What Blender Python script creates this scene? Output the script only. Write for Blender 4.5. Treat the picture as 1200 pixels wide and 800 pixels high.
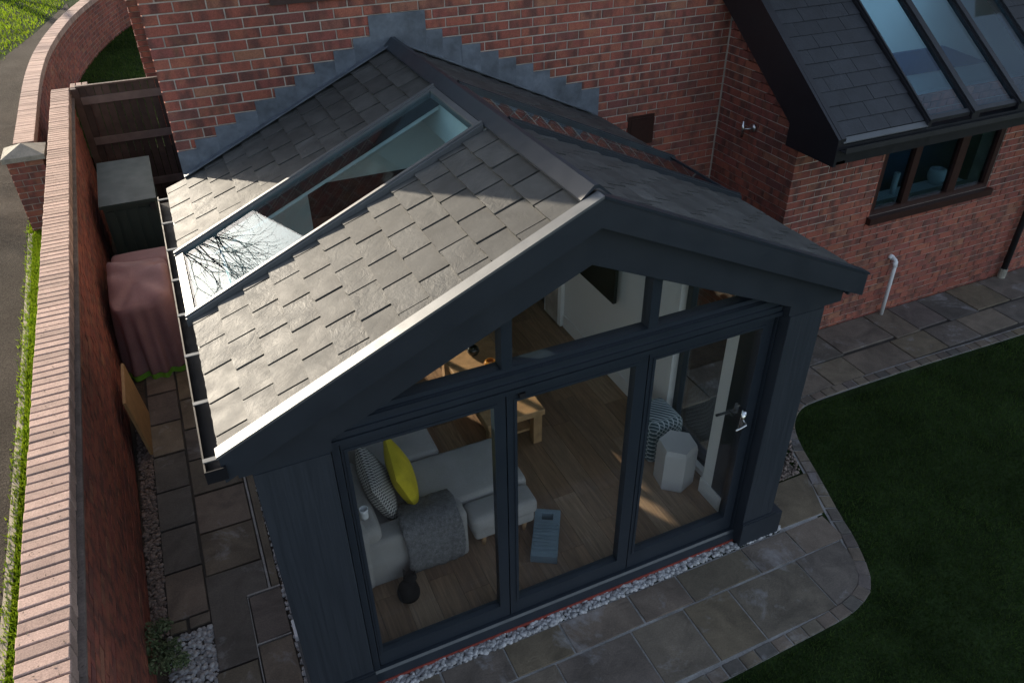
import bpy, bmesh, math, random
from mathutils import Vector, Matrix, noise as mnoise
R = math.radians
random.seed(7)
for o in list(bpy.data.objects): bpy.data.objects.remove(o)
sc = bpy.context.scene
COL = sc.collection

# ------------------------------------------------------------------ camera
CAM = Vector((-0.3735, -3.0697, 4.7547)); PAN, PIT, ROL, FPX = -0.4174, 0.6043, -0.0144, 895.8
fw = Vector((-math.sin(PAN)*math.cos(PIT), math.cos(PAN)*math.cos(PIT), -math.sin(PIT)))
r0 = Vector((math.cos(PAN), math.sin(PAN), 0)); u0 = r0.cross(fw)
rr = r0*math.cos(ROL)+u0*math.sin(ROL); uu = -r0*math.sin(ROL)+u0*math.cos(ROL)
cd = bpy.data.cameras.new('camera'); cam = bpy.data.objects.new('camera', cd); COL.objects.link(cam)
mw = Matrix((rr, uu, -fw)).transposed().to_4x4(); mw.translation = CAM; cam.matrix_world = mw
cd.sensor_width = 36; cd.lens = FPX/1200*36; cd.clip_start = .05; cd.clip_end = 2000
sc.camera = cam
def to_px(p):
    d = Vector(p)-CAM; k = d.dot(fw)
    return (600+FPX*d.dot(rr)/k, 400-FPX*d.dot(uu)/k, k)

# ------------------------------------------------------------------ light
SUN_EL, SUN_AZ = 20.0, math.atan2(-.459, .888)
w = bpy.data.worlds.new('World'); sc.world = w; w.use_nodes = True
nt = w.node_tree; nt.nodes.clear()
sky = nt.nodes.new('ShaderNodeTexSky'); sky.sky_type = 'NISHITA'; sky.sun_disc = False
sky.sun_elevation = R(SUN_EL); sky.sun_rotation = SUN_AZ; sky.air_density = 1.0; sky.dust_density = 1.2; sky.ozone_density = 1.2
bg = nt.nodes.new('ShaderNodeBackground'); bg.inputs[1].default_value = .12
wo = nt.nodes.new('ShaderNodeOutputWorld'); hs = nt.nodes.new('ShaderNodeHueSaturation'); hs.inputs['Saturation'].default_value = .68; nt.links.new(sky.outputs[0], hs.inputs['Color']); nt.links.new(hs.outputs[0], bg.inputs[0]); nt.links.new(bg.outputs[0], wo.inputs[0])
sl_ = bpy.data.lights.new('sun', 'SUN'); sl_.energy = 3.8; sl_.angle = R(.5); sl_.color = (1, .87, .69)
sun = bpy.data.objects.new('sun', sl_); COL.objects.link(sun)
TS = Vector((math.sin(SUN_AZ)*math.cos(R(SUN_EL)), math.cos(SUN_AZ)*math.cos(R(SUN_EL)), math.sin(R(SUN_EL))))
sun.rotation_euler = TS.to_track_quat('Z', 'Y').to_euler(); sun.location = (-6, 12, 14)
sc.view_settings.view_transform = 'Standard'; sc.view_settings.look = 'None'
sc.view_settings.exposure = 1.3; sc.view_settings.gamma = 1; sc.view_settings.use_curve_mapping = False
sc.render.engine = 'CYCLES'

# ------------------------------------------------------------------ measured constants
L, XH, XI, LW, ZC = 3.162, -.402, 4.745, 1.982, 3.6975
XC, ZR, HW, SL = 1.383, 3.2615, 1.9456, .4553
ZE = ZR-SL*HW
TH = math.atan(SL)
def zroof(x): return ZR-SL*abs(x-XC)
FL = .12       # inside floor
ZO = .70       # ground outside the garden wall

# ------------------------------------------------------------------ material helpers
def newmat(name):
    m = bpy.data.materials.new(name); m.use_nodes = True
    return m, m.node_tree, m.node_tree.nodes['Principled BSDF']
class N:
    def __init__(s, t): s.t = t
    def n(s, ty, **k):
        x = s.t.nodes.new('ShaderNode'+ty)
        for a, b in k.items(): setattr(x, a, b)
        return x
    def l(s, a, b): s.t.links.new(a, b)
    def math(s, op, a, b=None, c=None):
        x = s.n('Math', operation=op)
        for i, v in enumerate((a, b, c)):
            if v is None: continue
            if isinstance(v, (int, float)): x.inputs[i].default_value = v
            else: s.l(v, x.inputs[i])
        return x.outputs[0]
    def mix(s, f, a, b, blend='MIX'):
        x = s.n('Mix', data_type='RGBA', blend_type=blend)
        for i, v in ((0, f), (6, a), (7, b)):
            if isinstance(v, (int, float)): x.inputs[i].default_value = v
            elif isinstance(v, tuple): x.inputs[i].default_value = (*v, 1)[:4]
            else: s.l(v, x.inputs[i])
        return x.outputs[2]
    def noise(s, vec, scale, detail=3, rough=.5, dist=0):
        x = s.n('TexNoise'); x.inputs['Scale'].default_value = scale; x.inputs['Detail'].default_value = detail
        x.inputs['Roughness'].default_value = rough; x.inputs['Distortion'].default_value = dist
        if vec is not None: s.l(vec, x.inputs['Vector'])
        return x.outputs[0]
    def ramp(s, f, stops):
        x = s.n('ValToRGB'); e = x.color_ramp.elements
        while len(e) < len(stops): e.new(.5)
        for i, (p, c) in enumerate(stops): e[i].position = p; e[i].color = (*c, 1)
        s.l(f, x.inputs[0]); return x.outputs[0]
    def pos(s): return s.n('NewGeometry').outputs['Position']
    def rand(s):
        a = s.n('ObjectInfo').outputs['Random']; b = s.n('NewGeometry').outputs['Random Per Island']
        return s.math('FRACT', s.math('ADD', a, s.math('MULTIPLY', b, 7.31)))
    def shifted(s, r, sx=1, sy=1, sz=1, k=37.0, src=None):
        p = src if src is not None else s.pos()
        m = s.n('VectorMath', operation='MULTIPLY'); s.l(p, m.inputs[0]); m.inputs[1].default_value = (sx, sy, sz)
        c = s.n('CombineXYZ')
        for i, q in enumerate((1, .61, .37)): s.l(s.math('MULTIPLY', r, k*q), c.inputs[i])
        a = s.n('VectorMath', operation='ADD'); s.l(m.outputs[0], a.inputs[0]); s.l(c.outputs[0], a.inputs[1])
        return a.outputs[0]
    def bump(s, h, strength, dist, bsdf):
        b = s.n('Bump'); b.inputs['Strength'].default_value = strength; b.inputs['Distance'].default_value = dist
        s.l(h, b.inputs['Height']); s.l(b.outputs[0], bsdf.inputs['Normal'])
def M(name, col, rough=.6, metal=0, var=.2, vs=6, rand=0, bump=0, bs=60, bd=.004, spec=.5, fine=0, fs=80):
    m, t, b = newmat(name); q = N(t)
    b.inputs['Roughness'].default_value = rough; b.inputs['Metallic'].default_value = metal
    b.inputs['Specular IOR Level'].default_value = spec
    rn = q.rand(); p = q.shifted(rn, k=13 if rand else 0)
    f = q.noise(p, vs, 4, .55)
    lo = tuple(c*(1-var) for c in col); hi = tuple(min(1, c*(1+var)) for c in col)
    c = q.ramp(f, [(.3, lo), (.7, hi)])
    if fine:
        g = q.noise(p, fs, 2, .6)
        c = q.mix(1.0, c, q.ramp(g, [(.3, (1-fine,)*3), (.7, (1+fine,)*3)]), 'MULTIPLY')
    if rand:
        v = q.math('MULTIPLY_ADD', rn, 2*rand, 1-rand)
        cc = q.n('CombineColor'); [q.l(v, cc.inputs[i]) for i in range(3)]
        c = q.mix(1.0, c, cc.outputs[0], 'MULTIPLY')
    q.l(c, b.inputs['Base Color'])
    if bump: q.bump(q.noise(p, bs, 4, .6), bump, bd, b)
    rv = q.math('MULTIPLY_ADD', q.noise(p, vs*2.3, 3), .25, rough-.125); q.l(rv, b.inputs['Roughness'])
    return m
MAT = {}
def brick_mat(name, stops, band=11, dark=.55):
    m, t, b = newmat(name); q = N(t); rn = q.rand(); p = q.pos()
    sp = q.n('SeparateXYZ'); q.l(p, sp.inputs[0])
    u = q.math('ADD', sp.outputs[0], sp.outputs[1])
    cv = q.n('CombineXYZ'); q.l(u, cv.inputs[0]); q.l(q.math('MULTIPLY', rn, 91), cv.inputs[1]); q.l(q.math('MULTIPLY', sp.outputs[2], .35), cv.inputs[2])
    bandn = q.noise(cv.outputs[0], band, 1.5, .5)
    base = q.ramp(rn, stops)
    c = q.mix(q.ramp(bandn, [(.46, (0, 0, 0)), (.66, (1, 1, 1))]), base, (.135, .058, .048))
    big = q.noise(p, .9, 3)
    c = q.mix(q.math('MULTIPLY', q.ramp(q.noise(q.shifted(rn), 7, 2), [(.55, (0, 0, 0)), (.75, (1, 1, 1))]), .35), c, (.36, .17, .085))
    fn = q.noise(p, 120, 3, .65)
    c = q.mix(1.0, c, q.ramp(fn, [(.3, (.72,)*3), (.7, (1.25,)*3)]), 'MULTIPLY')
    c = q.mix(1.0, c, q.ramp(big, [(.3, (.76,)*3), (.7, (1.15,)*3)]), 'MULTIPLY')
    q.l(c, b.inputs['Base Color']); b.inputs['Roughness'].default_value = .85; b.inputs['Specular IOR Level'].default_value = .25
    q.bump(q.noise(p, 160, 4, .7), .6, .003, b)
    return m
MAT['brick'] = brick_mat('brick_red_multi', [(0, (.275, .086, .062)), (.3, (.315, .098, .067)), (.55, (.245, .078, .064)), (.75, (.33, .112, .072)), (.9, (.175, .066, .060)), (1, (.33, .145, .09))])
MAT['coping'] = M('coping_brick', (.35, .245, .205), .8, var=.12, vs=9, rand=.2, bump=.5, bs=150, bd=.003, fine=.25, fs=140, spec=.15)
MAT['mortar'] = M('mortar', (.40, .345, .295), .95, var=.25, vs=5, bump=.5, bs=200, fine=.1)
MAT['mortar_mid'] = M('mortar_mid', (.24, .19, .175), .95, var=.4, vs=2, bump=.5, bs=120, fine=.2)
MAT['mortar_dark'] = M('mortar_dark', (.13, .10, .085), .95, var=.3, vs=9, bump=.6, bs=120, fine=.2)
def slate_mat(name, col, rough, spec):
    m, t, b = newmat(name); q = N(t); rn = q.rand(); p = q.shifted(rn, k=17)
    big = q.noise(p, 5, 5, .6, .6)
    v = q.math('MULTIPLY_ADD', rn, .32, .84); cc = q.n('CombineColor'); [q.l(v, cc.inputs[i]) for i in range(3)]
    c = q.mix(1.0, q.ramp(big, [(.3, tuple(x*.7 for x in col)), (.65, tuple(x*1.2 for x in col)), (.8, tuple(x*1.6 for x in col))]), cc.outputs[0], 'MULTIPLY')
    q.l(c, b.inputs['Base Color']); b.inputs['Specular IOR Level'].default_value = spec
    q.l(q.math('MULTIPLY_ADD', q.noise(p, 9, 4), .28, rough-.14), b.inputs['Roughness'])
    vo = q.n('TexVoronoi', feature='DISTANCE_TO_EDGE'); vo.inputs['Scale'].default_value = 7
    q.l(q.shifted(rn, k=29), vo.inputs['Vector'])
    rid = q.noise(p, 10, 6, .62, 1.6)
    h = q.math('ADD', q.math('MULTIPLY', rid, 1.0), q.math('MULTIPLY', q.noise(p, 70, 3), .18))
    h = q.math('SUBTRACT', h, q.math('MULTIPLY', q.math('LESS_THAN', q.math('ABSOLUTE', q.math('SUBTRACT', q.noise(p, 6, 3, .6, .8), .52)), .012), .12))
    h = q.math('MULTIPLY', h, q.math('MULTIPLY_ADD', q.math('POWER', rn, 3.0), 2.6, .5))
    q.bump(h, .36, .009, b)
    return m
MAT['slate'] = slate_mat('slate_riven', (.062, .062, .059), .62, .30)
MAT['slate_house'] = slate_mat('slate_smooth', (.020, .022, .027), .5, .5)
MAT['anthracite'] = M('anthracite_cladding', (.017, .022, .030), .50, var=.12, vs=3, bump=.12, bs=40, bd=.002, fine=.06)
def clad_mat():
    m, t, b = newmat('woodgrain_cladding'); q = N(t); mp = q.shifted(q.rand(), 38, 38, 1.1, k=9)
    g_ = q.noise(mp, 1.6, 5, .6, .8); q.l(q.ramp(g_, [(.3, (.018, .023, .030)), (.7, (.028, .034, .044))]), b.inputs['Base Color'])
    q.l(q.math('MULTIPLY_ADD', g_, .25, .38), b.inputs['Roughness']); q.bump(g_, .5, .003, b); return m
MAT['clad'] = clad_mat()
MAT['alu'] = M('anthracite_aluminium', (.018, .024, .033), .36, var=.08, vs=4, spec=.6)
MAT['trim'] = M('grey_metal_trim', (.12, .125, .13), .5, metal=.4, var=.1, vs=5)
MAT['lead'] = M('lead', (.105, .120, .145), .55, metal=.15, var=.3, vs=7, rand=.12, bump=.4, bs=25, bd=.01, fine=.1, fs=30)
MAT['black'] = M('black_plastic', (.012, .012, .014), .55, var=.2)
MAT['gutter'] = M('gutter_plastic', (.010, .010, .012), .6, var=.2, spec=.12)
MAT['fascia'] = M('black_fascia', (.010, .010, .013), .4, var=.1)
MAT['white'] = M('white_paint', (.74, .73, .70), .55, var=.03, vs=2, bump=.1, bs=90)
MAT['ceiling'] = M('white_ceiling', (.78, .77, .74), .7, var=.02)
MAT['wplastic'] = M('white_plastic', (.72, .72, .74), .35, var=.06)
MAT['mahog'] = M('mahogany_frame', (.032, .011, .009), .38, var=.25, vs=20)
MAT['fabric'] = M('sofa_fabric', (.33, .31, .295), .95, var=.08, vs=5, bump=.6, bs=260, bd=.004, fine=.14, fs=220)
MAT['throw'] = M('fur_throw', (.17, .165, .17), .9, var=.30, vs=34, bump=.8, bs=90, bd=.02, fine=.3, fs=120)
MAT['yellow'] = M('yellow_velvet', (.56, .44, .012), .75, var=.15, vs=7, bump=.3, bs=120)
MAT['oak'] = M('oak', (.40, .24, .115), .5, var=.2, vs=12, bump=.15, bs=60)
MAT['poufw'] = M('pouf_white', (.52, .51, .50), .8, var=.05, bump=.3, bs=120)
MAT['carrier'] = M('blue_grey_plastic', (.20, .27, .31), .6, var=.1)
MAT['store'] = M('green_grey_plastic', (.018, .032, .028), .6, var=.12, vs=3)
MAT['cover'] = M('maroon_cover', (.25, .130, .128), .7, var=.12, vs=4, bump=.3, bs=30, bd=.008, fine=.06)
MAT['lime'] = M('lime_hem', (.16, .36, .03), .6, var=.1)
MAT['ply'] = M('plywood', (.34, .20, .085), .7, var=.15, vs=10)
MAT['timber'] = M('gate_timber', (.060, .036, .030), .85, var=.3, vs=7, rand=.25, bump=.4, bs=60)
MAT['timber_rail'] = M('gate_rail', (.15, .105, .095), .85, var=.2, vs=7, bump=.4, bs=60)
MAT['matt_black'] = M('matt_black', (.006, .006, .006), .9, spec=.1)
MAT['stone'] = M('stone_cap', (.26, .24, .20), .9, var=.25, vs=8, bump=.6, bs=60, fine=.15)
MAT['tarmac'] = M('tarmac', (.060, .051, .042), .95, var=.2, vs=1.2, bump=1.0, bs=90, bd=.015, fine=.5, fs=110, spec=.05)
MAT['soil'] = M('soil', (.075, .055, .04), .95, var=.3, vs=6, bump=.8, bs=50, bd=.02, fine=.3)
MAT['kerb'] = M('edging_kerb', (.30, .25, .19), .9, var=.2, vs=6, bump=.5, bs=80, fine=.2)
MAT['pebble'] = M('pebble', (.36, .35, .35), .8, var=.15, vs=30, rand=.38, bump=.3, bs=150)
MAT['pebbler'] = M('pebble_warm', (.20, .15, .125), .8, var=.15, vs=30, rand=.4, bump=.3, bs=150)
MAT['dpc'] = M('red_brick_plinth', (.26, .045, .03), .8, var=.2, vs=30)
MAT['bark'] = M('bark', (.05, .042, .035), .9, var=.2)
MAT['tv'] = M('tv_black', (.008, .008, .009), .2, var=.05)
MAT['amber'] = M('amber_glass', (.40, .17, .03), .12, var=.2, vs=20)
MAT['darkball'] = M('dark_glass', (.02, .018, .016), .1, var=.2)
MAT['chrome'] = M('chrome', (.6, .6, .6), .2, metal=1, var=.05)
MAT['steel'] = M('steel', (.5, .5, .5), .35, metal=1, var=.1)
MAT['rooftile'] = M('roof_tile', (.07, .065, .065), .7, var=.2, vs=3)
def leaf_mat(name, a, b_, rough=.6):
    m, t, b = newmat(name); q = N(t); rn = q.rand()
    c = q.ramp(rn, [(0, a), (1, b_)])
    c = q.mix(1.0, c, q.ramp(q.noise(q.pos(), .9, 3), [(.35, (.65,)*3), (.7, (1.3,)*3)]), 'MULTIPLY')
    q.l(c, b.inputs['Base Color']); b.inputs['Roughness'].default_value = rough; b.inputs['Specular IOR Level'].default_value = .04
    tl = q.n('BsdfTranslucent'); q.l(c, tl.inputs[0]); mx = q.n('MixShader'); mx.inputs[0].default_value = .45
    out = [n for n in t.nodes if n.type == 'OUTPUT_MATERIAL'][0]
    q.l(b.outputs[0], mx.inputs[1]); q.l(tl.outputs[0], mx.inputs[2]); q.l(mx.outputs[0], out.inputs[0])
    return m
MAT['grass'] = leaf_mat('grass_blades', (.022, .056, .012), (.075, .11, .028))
MAT['grass_sun'] = leaf_mat('grass_sunlit', (.11, .20, .010), (.26, .34, .02))  # brighter copy of the grass, sunlight put into the blade colour
MAT['leaf'] = leaf_mat('shrub_leaves', (.07, .11, .05), (.26, .30, .17), .5)
MAT['houseplant'] = leaf_mat('houseplant_leaves', (.03, .08, .02), (.10, .16, .04), .5)
MAT['turf'] = M('turf', (.022, .036, .012), .95, var=.4, vs=3, bump=.9, bs=40, bd=.03, fine=.4, fs=60, spec=.03)
def slab_mat():
    m, t, b = newmat('sandstone_slab'); q = N(t); rn = q.rand(); p = q.pos()
    base = q.ramp(rn, [(0, (.125, .103, .075)), (.25, (.165, .124, .095)), (.5, (.092, .082, .072)), (.7, (.15, .115, .072)), (.85, (.12, .096, .085)), (1, (.185, .148, .10))])
    c = q.mix(1.0, base, q.ramp(q.noise(q.shifted(rn), 3.5, 5, .6, .8), [(.3, (.62,)*3), (.7, (1.30,)*3)]), 'MULTIPLY')
    c = q.mix(1.0, c, q.ramp(q.noise(p, 90, 3, .6), [(.3, (.8,)*3), (.7, (1.2,)*3)]), 'MULTIPLY')
    st = q.math('MULTIPLY', q.ramp(q.noise(p, 2.1, 6, .72, .4), [(.57, (0, 0, 0)), (.72, (1, 1, 1))]), .6)
    c = q.mix(st, c, (.38, .37, .38))
    q.l(c, b.inputs['Base Color']); b.inputs['Roughness'].default_value = .78
    q.bump(q.noise(q.shifted(rn), 7, 6, .62, 1.0), .5, .018, b)
    return m
MAT['slab'] = slab_mat()
MAT['joint'] = M('joint_mortar', (.30, .285, .27), .95, var=.3, vs=6, bump=.4, bs=90, fine=.2)
MAT['joint_dark'] = M('joint_dark', (.045, .038, .032), .95, var=.3, vs=6, bump=.4, bs=90)
def plank_mat():
    m, t, b = newmat('floor_boards'); q = N(t); rn = q.rand()
    c = q.ramp(rn, [(0, (.23, .135, .078)), (.4, (.31, .195, .115)), (.7, (.19, .112, .070)), (1, (.37, .25, .155))])
    g = q.noise(q.shifted(rn, 22, 1.4, 1), 1.6, 5, .65, 1.2)
    c = q.mix(1.0, c, q.ramp(g, [(.3, (.62,)*3), (.7, (1.3,)*3)]), 'MULTIPLY')
    q.l(c, b.inputs['Base Color']); b.inputs['Roughness'].default_value = .42
    q.bump(g, .15, .004, b); return m
MAT['plank'] = plank_mat()
def glass_mat(name, tint, boost=1.6, rough=.0, wave=0):
    m, t, b = newmat(name); t.nodes.remove(b); q = N(t)
    out = [n for n in t.nodes if n.type == 'OUTPUT_MATERIAL'][0]
    tr = q.n('BsdfTransparent'); tr.inputs[0].default_value = (*tint, 1)
    gl = q.n('BsdfGlossy'); gl.inputs['Roughness'].default_value = rough; gl.inputs[0].default_value = (.95, .97, 1, 1)
    ge = q.n('NewGeometry'); dt = q.n('VectorMath', operation='DOT_PRODUCT'); q.l(ge.outputs['Normal'], dt.inputs[0]); q.l(ge.outputs['Incoming'], dt.inputs[1])
    c1 = q.math('SUBTRACT', 1.0, q.math('ABSOLUTE', dt.outputs['Value']))
    f = q.math('MINIMUM', q.math('MULTIPLY', q.math('MULTIPLY_ADD', q.math('POWER', c1, 5.0), .96, .04), boost), 1.0)
    if wave:
        bp = q.n('Bump'); bp.inputs['Strength'].default_value = wave; bp.inputs['Distance'].default_value = .01
        q.l(q.noise(q.pos(), 2.2, 1), bp.inputs['Height']); q.l(bp.outputs[0], gl.inputs['Normal'])
    mx = q.n('MixShader'); q.l(f, mx.inputs[0]); q.l(tr.outputs[0], mx.inputs[1]); q.l(gl.outputs[0], mx.inputs[2])
    q.l(mx.outputs[0], out.inputs[0]); return m
MAT['glass_roof'] = glass_mat('solar_glass', (.80, .91, .93), .85, .0, .0)
MAT['glass_wing'] = glass_mat('blue_solar_glass', (.80, .94, 1.0), .8, .0, .0)
MAT['glass'] = glass_mat('door_glass', (.955, .96, .955), 1.0, .0, .0)
MAT['glass_clear'] = glass_mat('clear_glass', (.95, .96, .96), 1.0)
MAT['glass_house'] = glass_mat('window_glass', (.55, .66, .70), 1.6)
def lattice_mat(name, a, b_, k, wdt, axes):
    m, t, b = newmat(name); q = N(t)
    tc = q.n('TexCoord'); sp = q.n('SeparateXYZ'); q.l(tc.outputs['Object'], sp.inputs[0])
    u = q.math('ADD', *[sp.outputs[i] for i in axes[0]]) if len(axes[0]) > 1 else sp.outputs[axes[0][0]]
    v = sp.outputs[axes[1]]
    ws = []
    for s_ in (1, -1):
        e = q.math('MULTIPLY', q.math('ADD', u, q.math('MULTIPLY', v, s_)), k)
        d = q.math('ABSOLUTE', q.math('SUBTRACT', q.math('FRACT', e), .5)); ws.append(q.math('LESS_THAN', d, wdt))
    f = q.math('MAXIMUM', *ws)
    q.l(q.mix(f, a, b_), b.inputs['Base Color']); b.inputs['Roughness'].default_value = .9
    q.bump(q.noise(tc.outputs['Object'], 200, 3), .4, .003, b); return m
MAT['lattice'] = lattice_mat('grey_lattice_fabric', (.085, .08, .08), (.50, .48, .45), 34, .12, ((0,), 2))
MAT['lattice_blue'] = lattice_mat('blue_lattice_fabric', (.055, .085, .10), (.42, .46, .47), 22, .12, ((0, 1), 2))

# ------------------------------------------------------------------ geometry helpers
class MB:
    def __init__(s): s.v = []; s.f = []
    def add(s, vs, fs):
        o = len(s.v); s.v += [tuple(p) for p in vs]; s.f += [tuple(i+o for i in f) for f in fs]; return s
    def box(s, x0, x1, y0, y1, z0, z1, mtx=None):
        vs = [(x, y, z) for z in (z0, z1) for y in (y0, y1) for x in (x0, x1)]
        if mtx is not None: vs = [mtx @ Vector(p) for p in vs]
        return s.add(vs, [(0, 2, 3, 1), (4, 5, 7, 6), (0, 1, 5, 4), (2, 6, 7, 3), (0, 4, 6, 2), (1, 3, 7, 5)])
    def prism(s, poly, axis, a, b):
        """poly: 2D points; axis 'x' -> (y,z), 'y' -> (x,z), 'z' -> (x,y)"""
        def P(p, h): return {'x': (h, p[0], p[1]), 'y': (p[0], h, p[1]), 'z': (p[0], p[1], h)}[axis]
        n = len(poly); vs = [P(p, a) for p in poly]+[P(p, b) for p in poly]
        area = sum(poly[i][0]*poly[(i+1) % n][1]-poly[(i+1) % n][0]*poly[i][1] for i in range(n))
        fl = (area > 0) != (axis == 'y')
        fs = [tuple(range(n))[::-1], tuple(range(n, 2*n))]+[(i, (i+1) % n, n+(i+1) % n, n+i) for i in range(n)]
        if (b > a) != fl: fs = [f[::-1] for f in fs]
        return s.add(vs, fs)
    def tube(s, pts, rad, n=8, cap=True):
        pts = [Vector(p) for p in pts]; rads = rad if isinstance(rad, (list, tuple)) else [rad]*len(pts)
        o = []; prev = None
        for i, p in enumerate(pts):
            d = (pts[min(i+1, len(pts)-1)]-pts[max(i-1, 0)]).normalized()
            a = d.cross(Vector((0, 0, 1)) if abs(d.z) < .95 else Vector((1, 0, 0))).normalized() if prev is None else (prev-d*prev.dot(d)).normalized()
            prev = a; b = d.cross(a)
            o += [p+(a*math.cos(2*math.pi*k/n)+b*math.sin(2*math.pi*k/n))*rads[i] for k in range(n)]
        fs = [(i*n+k, i*n+(k+1) % n, (i+1)*n+(k+1) % n, (i+1)*n+k) for i in range(len(pts)-1) for k in range(n)]
        if cap: fs += [tuple(range(n))[::-1], tuple((len(pts)-1)*n+k for k in range(n))]
        return s.add(o, fs)
    def lathe(s, prof, cx, cy, n=20):
        vs = [(cx+r*math.cos(2*math.pi*k/n), cy+r*math.sin(2*math.pi*k/n), z) for r, z in prof for k in range(n)]
        fs = [(i*n+k, i*n+(k+1) % n, (i+1)*n+(k+1) % n, (i+1)*n+k) for i in range(len(prof)-1) for k in range(n)]
        fs += [tuple(range(n))[::-1], tuple((len(prof)-1)*n+k for k in range(n))]
        return s.add(vs, fs)
def root_loc(o):
    while o.parent: o = o.parent
    return o.location
def mesh(name, v, f, mat, smooth=False):
    me = bpy.data.meshes.new(name); me.from_pydata([tuple(p) for p in v], [], f); me.update()
    if mat: me.materials.append(MAT[mat])
    if smooth: me.polygons.foreach_set('use_smooth', [True]*len(me.polygons))
    return me
def obj(name, mb, mat, parent=None, smooth=False, at=None):
    """One mesh object from world coordinates. Parts keep the root's origin unless a pivot is given."""
    base = Vector(root_loc(parent)) if parent else Vector((0, 0, 0))
    piv = Vector(at) if at is not None else (base if parent else Vector((0, 0, 0)))
    me = mesh(name, [Vector(p)-piv for p in mb.v], mb.f, mat, smooth)
    o = bpy.data.objects.new(name, me); COL.objects.link(o)
    if parent:
        o.parent = parent
        pw = base if parent.parent is None else world_loc(parent)
        o.location = piv-pw
    else: o.location = piv
    return o
def world_loc(o):
    p = Vector(o.location)
    while o.parent: o = o.parent; p += Vector(o.location)
    return p
def inst(name, me, loc, parent, rot=(0, 0, 0), scale=(1, 1, 1)):
    o = bpy.data.objects.new(name, me); COL.objects.link(o)
    o.parent = parent; o.location = Vector(loc)-(world_loc(parent) if parent else Vector((0, 0, 0))); o.rotation_euler = rot; o.scale = scale
    return o
def thing(name, label, cat, loc, group=None):
    o = bpy.data.objects.new(name, None); COL.objects.link(o); o.location = loc; o.empty_display_size = .2
    o['label'] = label; o['category'] = cat
    if group: o['group'] = group
    return o
def tag(o, label, cat, group=None):
    o['label'] = label; o['category'] = cat
    if group: o['group'] = group
    return o
def struct(o): o['kind'] = 'structure'; return o
def stuff(o): o['kind'] = 'stuff'; return o
def rbox(x0, x1, y0, y1, z0, z1, r, seg=3, puff=0):
    bm = bmesh.new(); bmesh.ops.create_cube(bm, size=1)
    for v in bm.verts: v.co = Vector(((x0+x1)/2+v.co.x*(x1-x0), (y0+y1)/2+v.co.y*(y1-y0), (z0+z1)/2+v.co.z*(z1-z0)))
    bmesh.ops.bevel(bm, geom=bm.edges[:], offset=r, segments=seg, profile=.5, affect='EDGES')
    if puff:
        bmesh.ops.subdivide_edges(bm, edges=[e for e in bm.edges if e.calc_length() > r*2], cuts=5, use_grid_fill=True)
        for v in bm.verts:
            if v.co.z > z1-r*.2:
                a = 1-((v.co.x-(x0+x1)/2)/((x1-x0)/2))**2; b = 1-((v.co.y-(y0+y1)/2)/((y1-y0)/2))**2
                v.co.z += puff*max(0, a)**.6*max(0, b)**.6+mnoise.noise(v.co*6)*puff*.25
    m = MB(); m.v = [tuple(v.co) for v in bm.verts]; bm.verts.index_update(); m.f = [tuple(v.index for v in f.verts) for f in bm.faces]
    bm.free(); return m
def rects(u0, u1, v0, v1, holes):
    us = sorted({u0, u1, *[h[0] for h in holes], *[h[1] for h in holes]}); vs = sorted({v0, v1, *[h[2] for h in holes], *[h[3] for h in holes]})
    out = []
    for a, b in zip(us, us[1:]):
        for c, d in zip(vs, vs[1:]):
            m_, n_ = (a+b)/2, (c+d)/2
            if not any(h[0] < m_ < h[1] and h[2] < n_ < h[3] for h in holes): out.append((a, b, c, d))
    return out
def pebbles(name, areas, size, n, mat, z=0.0, parent=None, heap=.012):
    ico = bmesh.new(); bmesh.ops.create_icosphere(ico, subdivisions=1, radius=1); ico.verts.index_update()
    V = [v.co.copy() for v in ico.verts]; F = [tuple(v.index for v in f.verts) for f in ico.faces]; ico.free()
    m = MB()
    for (poly, cnt) in areas:
        xs = [p[0] for p in poly]; ys = [p[1] for p in poly]; k = 0
        while k < cnt:
            x, y = random.uniform(min(xs), max(xs)), random.uniform(min(ys), max(ys))
            ins = False; j = len(poly)-1
            for i in range(len(poly)):
                if (poly[i][1] > y) != (poly[j][1] > y) and x < (poly[j][0]-poly[i][0])*(y-poly[i][1])/(poly[j][1]-poly[i][1])+poly[i][0]: ins = not ins
                j = i
            if not ins: continue
            k += 1
            s = size*random.uniform(.6, 1.25); rot = Matrix.Rotation(random.uniform(0, 6.3), 3, 'Z')
            sx, sy, sz = s*random.uniform(.8, 1.3), s*random.uniform(.7, 1), s*random.uniform(.45, .75)
            zz = z+sz*.45+random.uniform(0, heap)
            m.add([rot @ Vector((v.x*sx*random.uniform(.9, 1.1), v.y*sy, v.z*sz))+Vector((x, y, zz)) for v in V], F)
    o = obj(name, m, mat, parent, smooth=True); stuff(o); return o

# ================================================================== GROUND
g = MB(); g.box(-400, 400, -400, 400, -.5, -.06); struct(obj('ground', g, 'soil'))
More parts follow.
